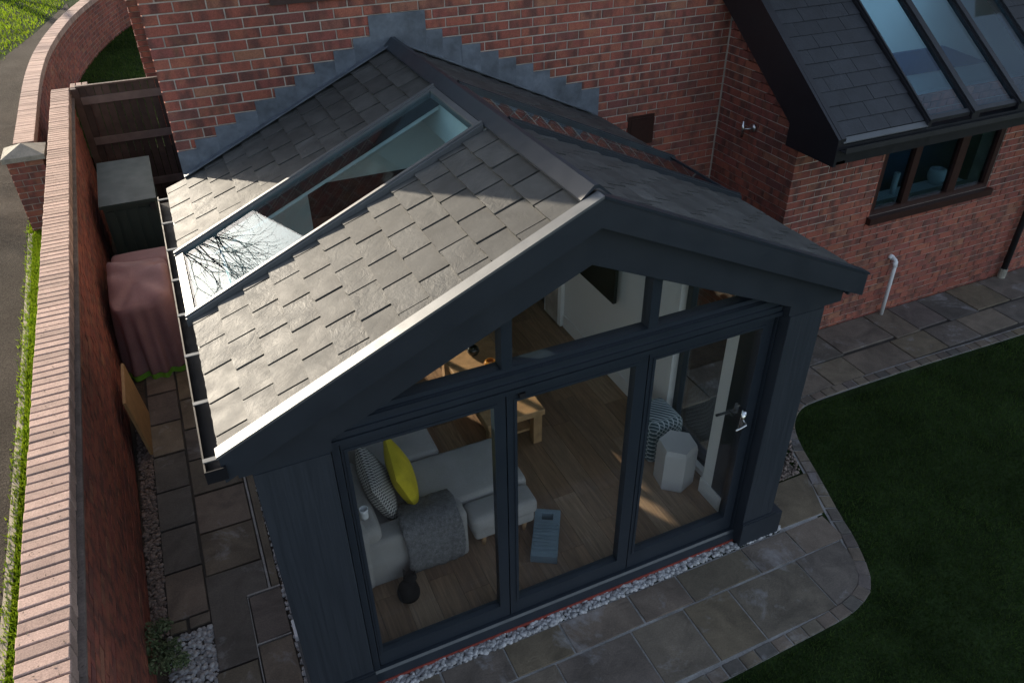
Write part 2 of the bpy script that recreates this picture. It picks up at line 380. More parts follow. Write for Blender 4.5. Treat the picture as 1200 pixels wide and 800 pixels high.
# raised land outside the garden wall and behind the gate
t_ = MB(); t_.box(-300, -1.64, -300, 9.25, -.05, ZO-.01); t_.box(-300, 300, 9.25, 400, -.05, ZO-.01); struct(obj('terrain', t_, 'turf'))
pth = MB(); pth.prism([(-2.04, -3), (-2.09, 1.1), (-2.16, 3.8), (-2.27, 6.8), (-2.30, 9), (-2.33, 11.2), (-2.17, 13.5), (-1.8, 16.2), (-1.75, 17.2), (-2.2, 21.9), (-2.75, 18.6), (-3.3, 16.1), (-3.6, 13), (-3.9, 8), (-4.1, -3)], 'z', ZO-.02, ZO+.004)
struct(obj('footpath', pth, 'tarmac'))
kb = MB()
ke = [(-2.04, -3), (-2.09, 1.1), (-2.16, 3.8), (-2.27, 6.8)]
for (a, b) in zip(ke, ke[1:]): kb.prism([(a[0], a[1]), (b[0], b[1]), (b[0]+.05, b[1]), (a[0]+.05, a[1])], 'z', ZO-.1, ZO+.008)
tag(obj('path_edging', kb, 'kerb'), 'narrow pale concrete edging between tarmac path and grass verge', 'edging')
def blades(name, pick, n, h, mat, wd=.004, z=0.0):
    m = MB()
    for _ in range(n):
        p = pick()
        if p is None: continue
        x, y = p; a = random.uniform(0, 6.283); hh = h*random.uniform(.5, 1.3); ln = random.uniform(.1, .9)*hh; b = random.uniform(0, 6.283)
        dx, dy = math.cos(a)*wd, math.sin(a)*wd
        o = len(m.v); m.v += [(x-dx, y-dy, z), (x+dx, y+dy, z), (x+math.cos(b)*ln, y+math.sin(b)*ln, z+hh)]; m.f.append((o, o+1, o+2))
    return stuff(obj(name, m, mat))
# lawn beside the garden room
lawn = MB(); lawn.box(1.2, 40, -30, 1.02, -.05, -.012); struct(obj('lawn', lawn, 'turf'))
EDGE_OUT = [(12, .93), (9, .95), (7.49, .96), (6.33, 1.0), (5.18, 1.03), (4.62, 1.02), (4.40, .95), (4.23, .80), (4.12, .60), (4.03, .36), (3.93, .08), (3.83, -.18), (3.75, -.42), (3.66, -.62), (3.58, -.76), (3.46, -.87), (3.30, -.93), (3.10, -.96), (2.66, -.975), (2.10, -.99), (1.5, -1.0), (.9, -1.0), (.2, -1.0), (-.6, -1.0)]
def smooth_path(pts, n):
    out = []
    for i in range(len(pts)-1):
        p0, p1, p2, p3 = [Vector((*pts[max(0, min(len(pts)-1, i+d))], 0)) for d in (-1, 0, 1, 2)]
        for k in range(n):
            t = k/n; out.append(.5*((2*p1)+(-p0+p2)*t+(2*p0-5*p1+4*p2-p3)*t*t+(-p0+3*p1-3*p2+p3)*t**3))
    out.append(Vector((*pts[-1], 0))); return out
EDGE_OUT = [(v.x, v.y) for v in smooth_path(EDGE_OUT, 4)]
def edge_x_at(y):
    for a, b in zip(EDGE_OUT[20:], EDGE_OUT[21:]):
        if b[1] <= y <= a[1]: return a[0]+(b[0]-a[0])*(a[1]-y)/(a[1]-b[1]+1e-9)
    return 3.2
def pick_lawn():
    y = random.uniform(-2.2, .98); x = 2.0+random.random()**1.3*6.2
    if y > -1.0 and x < 3.2: return None
    if y > -.95 and x < edge_x_at(y)+.01: return None
    if y > .93 and x > 5: return None
    return x, y
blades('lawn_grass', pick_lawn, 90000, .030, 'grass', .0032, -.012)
pv = lambda: ((lambda y: (random.uniform(-2.02-.033*max(0, y)+random.uniform(-.05, .06), -1.66), y))(random.uniform(-1.2, 7.4)))
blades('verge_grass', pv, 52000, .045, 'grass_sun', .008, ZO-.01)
def pick_far():
    y = random.uniform(14.5, 34); x = random.uniform(-9, -1.2)
    xe = -3.3+(y-16.1)*.178
    return (x, y) if x < xe+random.uniform(-.25, .1) else None
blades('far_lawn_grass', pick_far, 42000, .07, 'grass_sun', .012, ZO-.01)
def pick_yard():
    y = random.uniform(9.4, 20); x = random.uniform(-1.95, -.3); return x, y
blades('yard_grass', pick_yard, 22000, .05, 'grass', .009, ZO-.01)

# ------------------------------------------------------------------ patio
patio = struct(obj('patio', MB().prism([(-1.3, -.98), (3.1, -.95), (3.4, -.88), (3.6, -.7), (3.7, -.4), (3.75, -.125), (-1.3, -.125)], 'z', -.09, -.018).prism([(2.75, -.125), (3.75, -.125), (4.0, .4), (4.15, .8), (4.4, 1.03), (2.75, 1.03)], 'z', -.09, -.0185).box(3.30, 12, 1.02, LW+.004, -.09, -.018).box(-1.30, -.48, -1.0, 5.6, -.09, -.0182), 'joint_dark'))
jl = MB().prism([(-.6, -.93), (3.1, -.9), (3.4, -.82), (3.55, -.7), (3.62, -.5), (3.64, -.126), (-.6, -.126)], 'z', -.03, -.0098).box(3.26, 3.70, -.126, -.10, -.03, -.0099)
jo = obj('mortar_joint', jl, 'joint', patio)
def slab(x0, x1, y0, y1, z=.0, gap=.007, poly=None):
    m = MB(); j = lambda: random.uniform(-.003, .003)
    if poly is None: poly = [(x0+gap, y0+gap), (x1-gap, y0+gap), (x1-gap, y1-gap), (x0+gap, y1-gap)]
    poly = [(p[0]+j(), p[1]+j()) for p in poly]; cx = sum(p[0] for p in poly)/len(poly); cy = sum(p[1] for p in poly)/len(poly)
    dz = random.uniform(-.0025, .0025); n = len(poly)
    low = [(p[0], p[1], -.03) for p in poly]; mid = [(p[0], p[1], z-.004+dz) for p in poly]
    top = [(p[0]+(cx-p[0])*.018, p[1]+(cy-p[1])*.018, z+dz+random.uniform(-.0012, .0012)) for p in poly]
    m.v = low+mid+top
    for a in (0, n): m.f += [(a+i, a+(i+1) % n, a+n+(i+1) % n, a+n+i) for i in range(n)]
    m.f.append(tuple(range(2*n, 3*n)))
    return obj('paving_slab', m, 'slab', patio, at=(cx, cy, 0))
# front rows
xs1 = [-.30, .36, .82, 1.26, 1.825, 2.245, 2.855, 3.29, 3.685]
for a, b in zip(xs1, xs1[1:]): slab(a, b, -.398, -.135)
xs2 = [-.36, .30, .68, 1.10, 1.69, 2.13, 2.53, 3.165]
for a, b in zip(xs2, xs2[1:]): slab(a, b, -.866, -.402)
slab(0, 0, 0, 0, poly=[(3.17, -.405), (3.62, -.405), (3.60, -.52), (3.56, -.64), (3.50, -.72), (3.42, -.78), (3.33, -.82), (3.17, -.855)])
slab(0, 0, 0, 0, poly=[(3.26, -.105), (3.725, -.115), (3.825, .11), (3.905, .30), (3.17, .30), (3.17, -.02)])
slab(3.17, 3.86, .31, .72); slab(3.17, 4.0, .73, 1.02)
# along the wing
row = [(3.3, 3.78), (3.78, 4.36), (4.36, 4.98), (4.98, 5.50), (5.50, 6.24), (6.24, 6.60), (6.60, 7.05), (7.05, 7.52), (7.52, 8.06), (8.06, 8.9), (8.9, 9.6)]
for i, (a, b) in enumerate(row): slab(a, b, 1.50+random.uniform(-.02, .02), LW-.004)
row = [(3.9, 4.55), (4.55, 5.02), (5.02, 5.44), (5.44, 6.12), (6.12, 6.62), (6.62, 7.12), (7.12, 7.7), (7.7, 8.3), (8.3, 9.0), (9.0, 9.6)]
for a, b in row: slab(a, b, 1.13, 1.485)
# side passage
for (y0, y1) in [(.93, 1.03)]: slab(-1.28, -1.16, y0, y1); slab(-1.15, -.995, y0, y1)
for y0, y1 in [(1.035, 1.495), (1.5, 1.965), (1.97, 2.435), (2.44, 2.92), (2.93, 3.4), (3.41, 3.9), (3.91, 4.4), (4.41, 5.0)]: slab(-1.285, -1.0, y0, y1)
for y0, y1 in [(1.355, 1.805), (1.81, 2.27), (2.28, 2.74), (2.75, 3.2), (3.21, 3.7), (3.71, 4.2), (4.21, 5.0)]: slab(-.995, -.575, y0, y1)
slab(0, 0, 0, 0, poly=[(-.995, .50), (-.735, .50), (-.735, 1.04), (-.575, 1.05), (-.575, 1.35), (-.995, 1.35)])
slab(-.555, -.485, 1.05, 2.5); slab(-.555, -.485, 2.5, 3.1)
slab(-.725, -.485, .60, 1.035); slab(-.725, -.485, .12, .59); slab(-.725, -.485, -.38, .11); slab(-1.02, -.735, -.1, .49)
wl = MB().box(-.573, -.557, 1.05, 3.0, -.03, .0025).box(-.733, -.727, .1, 1.03, -.03, .002).box(-.73, -.49, 1.035, 1.049, -.03, .0023).box(-.73, -.49, .591, .60, -.03, .0021)
obj('mortar_joint', wl, 'joint', patio)
# edging setts following the curve
def along(pts, step):
    out = []; acc = 0
    for a, b in zip(pts, pts[1:]):
        a = Vector(a); b = Vector(b); d = (b-a).length; t = acc
        while t < d: out.append((a+(b-a)*(t/d), (b-a).normalized())); t += step
        acc = t-d
    return out
sm = MB(); sm.v = [(-.065, .005, -.03), (.065, .005, -.03), (.065, .100, -.03), (-.065, .100, -.03), (-.065, .005, .0), (.065, .005, .0), (.065, .100, .0), (-.065, .100, .0), (-.060, .012, .006), (.060, .012, .006), (.060, .094, .006), (-.060, .094, .006)]
for a in (0, 4): sm.f += [(a+i, a+(i+1) % 4, a+4+(i+1) % 4, a+4+i) for i in range(4)]
sm.f.append((8, 9, 10, 11)); sett = mesh('edging_sett', sm.v, sm.f, 'slab')
eb = MB()
for p, d in along([q for q in EDGE_OUT if q[0] < 11.5], .139):
    ang = math.atan2(-d.y, -d.x)
    inst('edging_sett', sett, (p.x, p.y, random.uniform(-.003, .001)), patio, (0, 0, ang+random.uniform(-.02, .02)), (random.uniform(.94, 1.03), random.uniform(.95, 1.02), 1))
for a, b in zip(EDGE_OUT, EDGE_OUT[1:]):
    a = Vector(a); b = Vector(b); d = (b-a).normalized(); n = Vector((d.y, -d.x))
    if n.dot(Vector((1.5, 1.4))-a) < 0: n = -n
    q = [a+n*.004, b+n*.004, b+n*.118, a+n*.118]; eb.prism([tuple(v) for v in q], 'z', -.035, -.0075)
obj('edging_bed', eb, 'joint', patio)
# gravel
pebbles('front_gravel', [([(.0, -.136), (2.83, -.120), (2.83, -.050), (.0, -.050)], 1000), ([(2.84, -.118), (3.28, -.118), (3.28, -.085), (2.84, -.085)], 90)], .020, 0, 'pebble', -.012)
pebbles('corner_gravel', [([(3.19, .30), (3.85, .31), (4.02, .62), (4.12, .80), (3.19, .8)], 900)], .014, 0, 'pebbler', .0)
pebbles('side_gravel', [([(-.482, -.1), (-.445, -.1), (-.445, 3.1), (-.482, 3.1)], 620)], .015, 0, 'pebble', -.012)
pebbles('wall_gravel', [([(-1.40, .95), (-1.29, .95), (-1.29, 3.6), (-1.40, 3.6)], 1300)], .017, 0, 'pebbler', -.02)
pebbles('pebble_patch', [([(-1.30, .30), (-1.0, .30), (-1.0, .91), (-1.30, .91)], 700)], .020, 0, 'pebble', -.03)
gb = MB(); gb.box(-1.42, -1.0, .2, .93, -.06, -.022); gb.box(-1.42, -1.288, .93, 9.3, -.06, -.0195); gb.box(-.484, -.44, -.12, 3.15, -.06, -.0175); gb.box(-.44, 3.3, -.128, -.05, -.06, -.0165)
struct(obj('gravel_bed', gb, 'soil'))
struct(obj('passage_ground', MB().box(-1.42, -.40, 5.6, 9.24, -.06, -.017), 'soil'))

# ================================================================== HOUSE
house = thing('brick_house', 'red brick house with lead flashing and slate lean-to wing behind the garden room', 'house', (2.2, 5.0, 0))
OPEN = (.48, 2.94, -.05, 2.25); W1 = (.48, 1.68, 3.66, 4.75)
core = MB()
for a, b, c, d in rects(XH+.008, XI+.008, -.05, 5.6, [OPEN, W1]): core.box(a, b, L+.008, L+.30, c, d)
SW = (5.12, 6.60, 1.22, 2.38)    # side window that lets the sun into the house
for a, b, c, d in rects(L+.30, 9.6, -.05, 5.6, [SW]): core.box(XH+.008, XH+.30, a, b, c, d)
core.box(XH+.30, 10.5, 9.3, 9.6, -.05, 5.6)
core.box(10.2, 10.5, LW+.3, 9.3, -.05, 5.6)
core.box(XI+.26, 10.5, L+.008, L+.25, -.05, 5.6)
WW = (5.90, 7.62, 1.30, 2.12)
for a, b, c, d in rects(XI+.008, 10.5, -.05, 2.36, [WW]): core.box(a, b, LW+.008, LW+.25, c, d)
core.prism([(LW+.25, -.05), (L+.008, -.05), (L+.008, 3.02), (LW+.25, 2.36)], 'x', XI+.008, XI+.26)
obj('wall', core, 'mortar', house)
inner = MB()
inner.box(XH+.30, 10.2, L+.3, 9.3, 2.45, 2.5)
obj('ceiling', inner, 'ceiling', house)
iw = MB()
for a, b, c, d in rects(L+.31, 9.29, FL, 2.45, [SW]): iw.box(XH+.302, XH+.312, a, b, c, d)
iw.box(XH+.31, 4.4, 9.28, 9.298, FL, 2.45); iw.box(4.4, 4.5, L+.302, 9.28, FL, 2.45)
iw.box(2.942, 4.4, L+.302, L+.312, FL, 2.45)
obj('plaster', iw, 'white', house)
lin = MB(); lin.box(2.942, 2.99, L-.06, L+.33, FL+.002, 2.24); lin.box(.481, .51, L+.006, L+.33, FL+.002, 2.24); lin.box(.51, 2.94, L+.006, L+.33, 2.2, 2.248)
obj('opening_lining', lin, 'white', house)
# bricks -------------------------------------------------------------
bl = []      # (x0,x1,y0,y1,z0,z1)
BD = .05
nrow = 64
for k in range(-14, 50):
    z1 = ZC-k*.075-.005; z0 = z1-.065
    if z0 > 4.6: continue
    stretch_first = (k % 2 == 0)
    # rear wall
    x = XH; first = True
    while x < XI-.02:
        wdt = .1025 if (first and not stretch_first) else .215
        x1 = min(x+wdt, XI-.012)
        xm = (x+x1)/2
        hid = z1 < zroof(xm)-.12 and -.35 < xm < 3.12
        hole = W1[0]-.02 < xm < W1[1]+.02 and z1 > W1[2]-.01 and z0 < W1[3]
        if not hid and not hole and x1-x > .03: bl.append((x, x1, L, L+(BD if not first else (.215 if not stretch_first else .1025)), z0, z1))
        x = x1+.010; first = False
    # wing: corner, front, side
    if z1 < 2.5:
        cx_, cy_ = (.215, .1025) if not stretch_first else (.1025, .215)
        bl.append((XI, XI+cx_, LW, LW+cy_, z0, z1))
        x = XI+cx_+.010
        while x < 9.4:
            x1 = x+.215; xm = (x+x1)/2
            a0, a1 = x, x1
            if z1 > WW[2]-.06 and z0 < WW[3]:
                if a0 < WW[1]+.003 and a1 > WW[0]-.003:
                    if a0 < WW[0]-.003: a1 = WW[0]-.003
                    elif a1 > WW[1]+.003: a0 = WW[1]+.003
                    else: a1 = a0
            if a1-a0 > .02: bl.append((a0, a1, LW, LW+BD, z0, z1))
            x = x1+.010
        y = LW+cy_+.010
        while y < L-.02:
            y1 = min(y+.215, L-.012)
            if y1-y > .03: bl.append((XI, XI+BD, y, y1, z0, z1))
            y = y1+.010
    elif z1 < 3.6:
        y = LW+.0
        y += 0 if stretch_first else .1125
        while y < L-.02:
            y1 = min(y+.215, L-.012)
            if y1-y > .03 and z1 < 2.34+.72*(y-1.98)+.30: bl.append((XI, XI+BD, y, y1, z0, z1))
            y = y1+.010
def brick_area(b):
    p = [to_px((x, y, z)) for x in b[0:2] for y in (b[2],) for z in b[4:6]]
    xs = [q[0] for q in p]; ys = [q[1] for q in p]; cx, cy = sum(xs)/4, sum(ys)/4
    if not (0 < cx < 1200 and 0 < cy < 800): return 0
    if b[2] > L-.01 and b[5] < zroof((b[0]+b[1])/2)+.02 and -.6 < b[0] < 3.33: return 0
    return (max(xs)-min(xs))*(max(ys)-min(ys))/(1+((b[2]-b[3])**2 < 1e-9))
bl.sort(key=brick_area, reverse=True)
BM = {}
def brick_mesh(w_, d_, h_):
    key = (round(w_, 3), round(d_, 3), round(h_, 3))
    if key not in BM:
        m = MB(); c = .004
        xs = (-w_/2, w_/2); zs = (-h_/2, h_/2)
        m.v = [(x, 0, z) for z in zs for x in xs]     # placeholder replaced below
        m.v = []; m.f = []
        outer = [(-w_/2, -h_/2), (w_/2, -h_/2), (w_/2, h_/2), (-w_/2, h_/2)]; inn = [(-w_/2+c, -h_/2+c), (w_/2-c, -h_/2+c), (w_/2-c, h_/2-c), (-w_/2+c, h_/2-c)]
        m.v = [(a, -d_/2, b) for a, b in inn]+[(a, -d_/2+c, b) for a, b in outer]+[(a, d_/2, b) for a, b in outer]
        m.f = [(0, 1, 2, 3)]+[(4+i, 4+(i+1) % 4, (i+1) % 4, i) for i in range(4)]+[(8+i, 8+(i+1) % 4, 4+(i+1) % 4, 4+i) for i in range(4)]+[(11, 10, 9, 8)]
        BM[key] = mesh('brick', m.v, m.f, 'brick')
    return BM[key]
rest = MB()
for i, b in enumerate(bl):
    j = random.uniform(-.0015, .0015)
    c = ((b[0]+b[1])/2, (b[2]+b[3])/2+j, (b[4]+b[5])/2)
    if i < 300:
        inst('brick', brick_mesh(b[1]-b[0], b[3]-b[2], b[5]-b[4]), c, house, (0, random.uniform(-.004, .004), 0))
    else: rest.box(b[0]+j, b[1], b[2]+j, b[3], b[4]+j*.5, b[5]+j*.5)
stuff(obj('brickwork', rest, 'brick', house))
# pier of the side wall beyond the gate
pr = MB()
for k in range(-14, 44):
    z1 = ZC-k*.075-.005; z0 = z1-.065
    if z0 < .6: continue
    y = 9.28+(0 if k % 2 else -.0); pr.box(-.575+(0 if k % 2 else .012), -.41, y, y+.4, z0, z1)
stuff(obj('quoin_bricks', pr, 'brick', house))
obj('quoin_core', MB().box(-.556, XH+.005, 9.30, 9.7, .0, 4.75), 'mortar', house)
# house roof
hr = MB(); hr.prism([(L-.35, 5.35), (6.4, 7.6), (9.9, 5.3), (9.9, 5.45), (6.4, 7.75), (L-.35, 5.5)], 'x', XH-.15, 10.7)
obj('roof', hr, 'rooftile', house)
# first floor window
f1 = MB(); f1.box(W1[0]+.002, W1[1]-.002, L-.03, L+.06, W1[2]-.045, W1[2]+.02); f1.box(W1[0]+.002, W1[0]+.07, L+.02, L+.08, W1[2]+.02, W1[3]); f1.box(W1[1]-.07, W1[1]-.002, L+.02, L+.08, W1[2]+.02, W1[3])
wf = obj('window', f1, 'mahog', house); obj('pane', MB().box(W1[0]+.07, W1[1]-.07, L+.045, L+.055, W1[2]+.02, W1[3]), 'glass_house', wf)
obj('air_vent', MB().box(3.66, 3.955, L-.012, L+.02, 2.02, 2.315).box(3.69, 3.93, L-.018, L-.0125, 2.05, 2.29), 'mahog', house)
# side window frame and glass
sf = MB()
for a, b, c, d in rects(SW[0], SW[1], SW[2], SW[3], [(SW[0]+.06, 5.77, SW[2]+.06, SW[3]-.06), (5.83, SW[1]-.06, SW[2]+.06, SW[3]-.06)]): sf.box(XH+.09, XH+.15, a+.001, b-.001, c+.001, d-.001)
sw = obj('window', sf, 'mahog', house); obj('pane', MB().box(XH+.115, XH+.125, SW[0]+.05, SW[1]-.05, SW[2]+.05, SW[3]-.05), 'glass_clear', sw)
# lead flashing
lf = obj('lead_flashing', MB().box(1.20, 1.665, L-.010, L-.003, 3.16, 3.474), 'lead', house)
def step(xa, xb, zt):
    sg = 1 if xa < XC else -1
    m = MB(); ya = L-.010-random.uniform(0, .004)
    lo = lambda x: zroof(x)-.03
    m.prism([(xa, lo(xa)), (xb, lo(xb)), (xb, zt-random.uniform(0, .004)), (xa, zt-random.uniform(0, .004))], 'y', ya, ya+.005)
    obj('flashing_step', m, 'lead', lf)
for i in range(10):
    xa = -.26+.165*(i-1); xb = xa+.168; zt = 2.6475+.075*i
    if i == 0: xa = XH
    if xa > 1.2: break
    xb = min(xb, 1.205); step(xa, xb, zt)
    ma, mb_ = 2.863-xb, 2.863-xa
    if i == 0: mb_ = 3.31
    step(max(ma, 1.66), mb_, zt)
for sgn in (-1, 1):
    m = MB(); xe = -.40 if sgn < 0 else 3.25
    m.prism([(xe, zroof(xe)+.010), (XC+sgn*.05, zroof(XC+sgn*.05)+.010), (XC+sgn*.05, zroof(XC+sgn*.05)+.016), (xe, zroof(xe)+.016)], 'y', L-.085, L-.0105)
    m.prism([(xe, zroof(xe)+.016), (XC+sgn*.05, zroof(XC+sgn*.05)+.016), (XC+sgn*.05, zroof(XC+sgn*.05)+.024), (xe, zroof(xe)+.024)], 'y', L-.094, L-.078)
    obj('flashing_apron', m, 'lead', lf)
# --- wing roof
WS = .72; WT = math.atan(WS)
def zw(y): return 2.50+WS*(y-1.42)
PAN_X = [(5.64, 6.13), (6.23, 6.73), (6.82, 7.32)]; YT = 3.05
def wslab(x0, x1, y0, y1, dz0, dz1, m=None):
    m = m or MB(); m.prism([(y0, zw(y0)+dz0), (y1, zw(y1)+dz0), (y1, zw(y1)+dz1), (y0, zw(y0)+dz1)], 'x', x0, x1); return m
dk = wslab(4.70, 5.60, 1.44, 5.0, -.12, -.025); wslab(7.36, 10.6, 1.44, 5.0, -.12, -.025, dk); wslab(5.60, 7.36, YT, 5.0, -.12, -.025, dk)
obj('wing_roof', dk, 'fascia', house)
ww = .262; lnw = .20
sm = MB(); sm.box(-ww/2+.002, ww/2-.002, 0, lnw, -.007, 0); slate_w = mesh('roof_slate', sm.v, sm.f, 'slate_house')
for ci in range(28):
    yc = 1.44+ci*.121
    if yc > 4.8: break
    off = (ci % 2)*ww/2+random.uniform(-.006, .006)
    for seg in ((4.665, 5.585), (7.375, 8.8)):
        x = seg[0]-off
        while x < seg[1]:
            a, b = max(x, seg[0]), min(x+ww, seg[1])
            if b-a > .006 and not (yc > 3.6):
                inst('roof_slate', slate_w, ((a+b)/2, yc, zw(yc)+random.uniform(-.0015, .0015)), house, (WT-.045, 0, 0), ((b-a)/ww, 1, 1))
            x += ww
wu = wslab(4.665, 5.585, 3.66, 4.9, -.03, -.004); wslab(7.375, 10.6, 3.66, 4.9, -.03, -.004, wu); wslab(8.81, 10.6, 1.44, 3.66, -.03, -.004, wu); wslab(5.585, 7.375, YT+.06, 4.9, -.03, -.004, wu)
obj('upper_slating', wu, 'slate_house', house)
bg_ = MB(); bg_.prism([(1.405, 2.505), (1.405, 2.27), (1.99, 2.27), (1.99, 2.47), (4.9, 2.47+WS*2.91), (4.9, zw(4.9)+.035)], 'x', 4.585, 4.615)
bg_.box(4.615, 4.74, 1.43, LW-.003, 2.272, 2.30)
obj('barge_board', bg_, 'fascia', house)
vt = wslab(4.616, 4.665, 1.405, 4.9, -.05, .02); obj('verge_trim', vt, 'fascia', house)
fs_ = MB(); fs_.box(4.616, 10.5, 1.43, 1.455, 2.272, 2.44); fs_.box(4.74, 10.5, 1.455, LW-.003, 2.274, 2.30); obj('fascia', fs_, 'fascia', house)
gt = MB(); gt.prism([(1.345, 2.40), (1.425, 2.40), (1.425, 2.445), (1.418, 2.445), (1.418, 2.408), (1.352, 2.408), (1.352, 2.445), (1.345, 2.445)], 'x', 4.63, 10.4); obj('gutter', gt, 'black', house)
obj('eave_strip', MB().prism([(1.398, 2.468), (1.440, 2.498), (1.440, 2.506), (1.398, 2.476)], 'x', 4.64, 5.60), 'trim', house)
for i, (a, b) in enumerate(PAN_X):
    p = wslab(a, b, 1.46, YT, -.012, .002); po = obj('roof_pane', p, 'glass_wing', house)
    obj('bottom_rail', wslab(a, b, 1.425, 1.458, -.02, .012), 'fascia', po)
for (a, b) in ((5.59, 5.638), (6.132, 6.228), (6.732, 6.818), (7.322, 7.37)):
    gbm = wslab(a, b, 1.40, YT+.04, -.03, .022); wslab(a+.015, b-.015, 1.395, YT+.04, .022, .045, gbm); obj('glazing_bar', gbm, 'fascia', house)
obj('head_rail', wslab(5.59, 7.37, YT+.002, YT+.055, -.03, .03), 'alu', house)
wr = MB(); wr.box(XI+.30, 10.0, LW+.30, L+.0, 0.0, .02); obj('wing_floor', wr, 'carrier', house)
wi = MB(); wi.box(XI+.27, 10.2, L-.02, L+.004, .02, 3.5); wi.box(XI+.262, XI+.275, LW+.26, L-.02, .02, 2.36); obj('wing_plaster', wi, 'white', house)
MAT['navy'] = M('navy_band', (.045, .09, .19), .5, var=.08)
kc = thing('band_block', 'added dark navy cabinet under the wing rooflights', 'block', (7.6, 2.98, .02))  # added navy block that gives the rooflights their dark lower band
obj('block_body', MB().box(5.3, 10.0, 2.84, L-.021, .021, 2.03), 'navy', kc)
obj('top_edge', MB().box(5.3, 10.0, 2.82, L-.0215, 2.031, 2.045), 'white', kc)
hd = MB(); hd.prism([(6.55, 2.27), (8.55, 2.27), (7.75, 2.54), (6.55, 2.54)], 'y', L-.06, L-.0205); tag(obj('band_panel', hd, 'navy'), 'added dark angled panel for the band seen in the wing rooflights', 'panel')  # added panel shaped like the dark band in the rooflight glass
# wing window
X0, X1, Z0, Z1 = WW
wfm = MB()
for a, b, c, d in rects(X0, X1, Z0, Z1+.1, [(X0+.06, 6.33, Z0+.06, Z1), (6.42, 6.985, Z0+.06, Z1), (7.10, X1-.07, Z0+.06, Z1)]): wfm.box(a+.001, b-.001, LW+.012, LW+.075, c+.001, d-.001)
wfm.box(X0-.03, X1+.04, LW-.055, LW+.07, Z0-.075, Z0-.001)
wo_ = obj('window', wfm, 'mahog', house)
for a, b in ((X0+.055, 6.335), (6.415, 6.99), (7.095, X1-.065)): obj('pane', MB().box(a, b, LW+.045, LW+.053, Z0+.055, Z1+.05), 'glass_house', wo_)
obj('window_board', MB().box(X0, X1, LW+.252, LW+.46, Z0-.05, Z0-.02).box(X0, X1, LW+.08, LW+.2515, Z0-.03, Z0-.001), 'white', wo_)
# pipes on the wing
wp = MB(); wp.tube([(6.40, LW+.05, .73), (6.40, LW-.045, .725), (6.402, LW-.075, .715), (6.406, LW-.085, .68), (6.455, LW-.062, .0)], .021, 12); wp.tube([(6.40, LW+.02, .728), (6.40, LW-.035, .726)], .028, 12)
wp.tube([(6.403, LW-.080, .70), (6.409, LW-.083, .64)], .026, 12)
obj('waste_pipe', wp, 'wplastic', house, smooth=True)
dp = MB(); dp.tube([(8.42, LW-.06, .11), (8.40, LW-.06, 2.25)], .035, 12); dpo = obj('downpipe', dp, 'black', house, smooth=True)
obj('pipe_shoe', MB().tube([(8.42, LW-.06, .0), (8.42, LW-.06, .12)], .045, 12), 'stone', dpo)
wlamp = thing('wall_lamp', 'small steel tube lamp on the side wall of the brick wing', 'lamp', (XI, 2.62, 2.13))
obj('lamp_tube', MB().tube([(XI-.09, 2.66, 2.12), (XI-.09, 2.66, 2.28)], .016, 12), 'chrome', wlamp, smooth=True)
obj('wall_plate', MB().tube([(XI, 2.60, 2.22), (XI-.03, 2.60, 2.22)], .04, 14).tube([(XI-.03, 2.61, 2.21), (XI-.08, 2.655, 2.20)], .009, 8), 'steel', wlamp, smooth=True)

# ================================================================== GARDEN ROOM
gr = thing('garden_room', 'dark grey garden room with glazed gable, three glass doors and slate roof', 'garden room', (1.38, 1.5, 0))
XE0, XE1 = XC-HW, XC+HW
SK0, SK1 = 1.09, 1.94
def rslab(side, xa, xb, y0, y1, d0, d1, m=None):
    """strip of the roof slope between horizontal distances xa..xb from the ridge; d0,d1 = height offsets"""
    m = m or MB(); s = side
    m.prism([(XC+s*xa, ZR-SL*xa+d0), (XC+s*xb, ZR-SL*xb+d0), (XC+s*xb, ZR-SL*xb+d1), (XC+s*xa, ZR-SL*xa+d1)], 'y', y0, y1); return m
for s in (-1, 1):
    d = rslab(s, .002, HW-.01, -.12, SK0, -.13, -.042); rslab(s, .002, HW-.01, SK1, L-.004, -.13, -.042, d)
    obj('roof_deck', d, 'black', gr)
    c = rslab(s, .06, HW-.22, .08, SK0-.01, -.16, -.131); rslab(s, .06, HW-.22, SK1+.01, L-.006, -.16, -.131, c)
    obj('ceiling_panel', c, 'ceiling', gr)
    rv = rslab(s, .06, HW-.20, SK0-.02, SK0-.001, -.131, -.02); rslab(s, .06, HW-.20, SK1+.001, SK1+.02, -.131, -.02, rv); obj('skylight_reveal', rv, 'white', gr)
# slates (joint positions measured from the photograph)
SWD, GA = .265, .1545
SLM = []
for vi in range(6):
    n = 6; ln = .235; w2 = (SWD-.017)/2
    top = [(random.uniform(-.003, .003), -w2+2*w2*i/n, .0) for i in range(n+1)]
    if vi in (2, 4): top[0] = (random.uniform(.004, .010), -w2, 0)
    if vi in (3, 4): top[n] = (random.uniform(.004, .010), w2, 0)
    bk = [(ln, -w2+2*w2*i/n, 0) for i in range(n+1)]
    bot = [(p[0]+.002, p[1], -.017) for p in top]; bkb = [(ln, p[1], -.017) for p in bk]
    v = top+bk+bot+bkb; k = n+1
    f = [(i, k+i, k+i+1, i+1) for i in range(n)]+[(2*k+i, i, i+1, 2*k+i+1) for i in range(n)]+[(0, 2*k, 3*k, k), (n, k+n, 3*k+n, 2*k+n)]
    SLM.append(mesh('roof_slate', v, [q[::-1] for q in f], 'slate'))
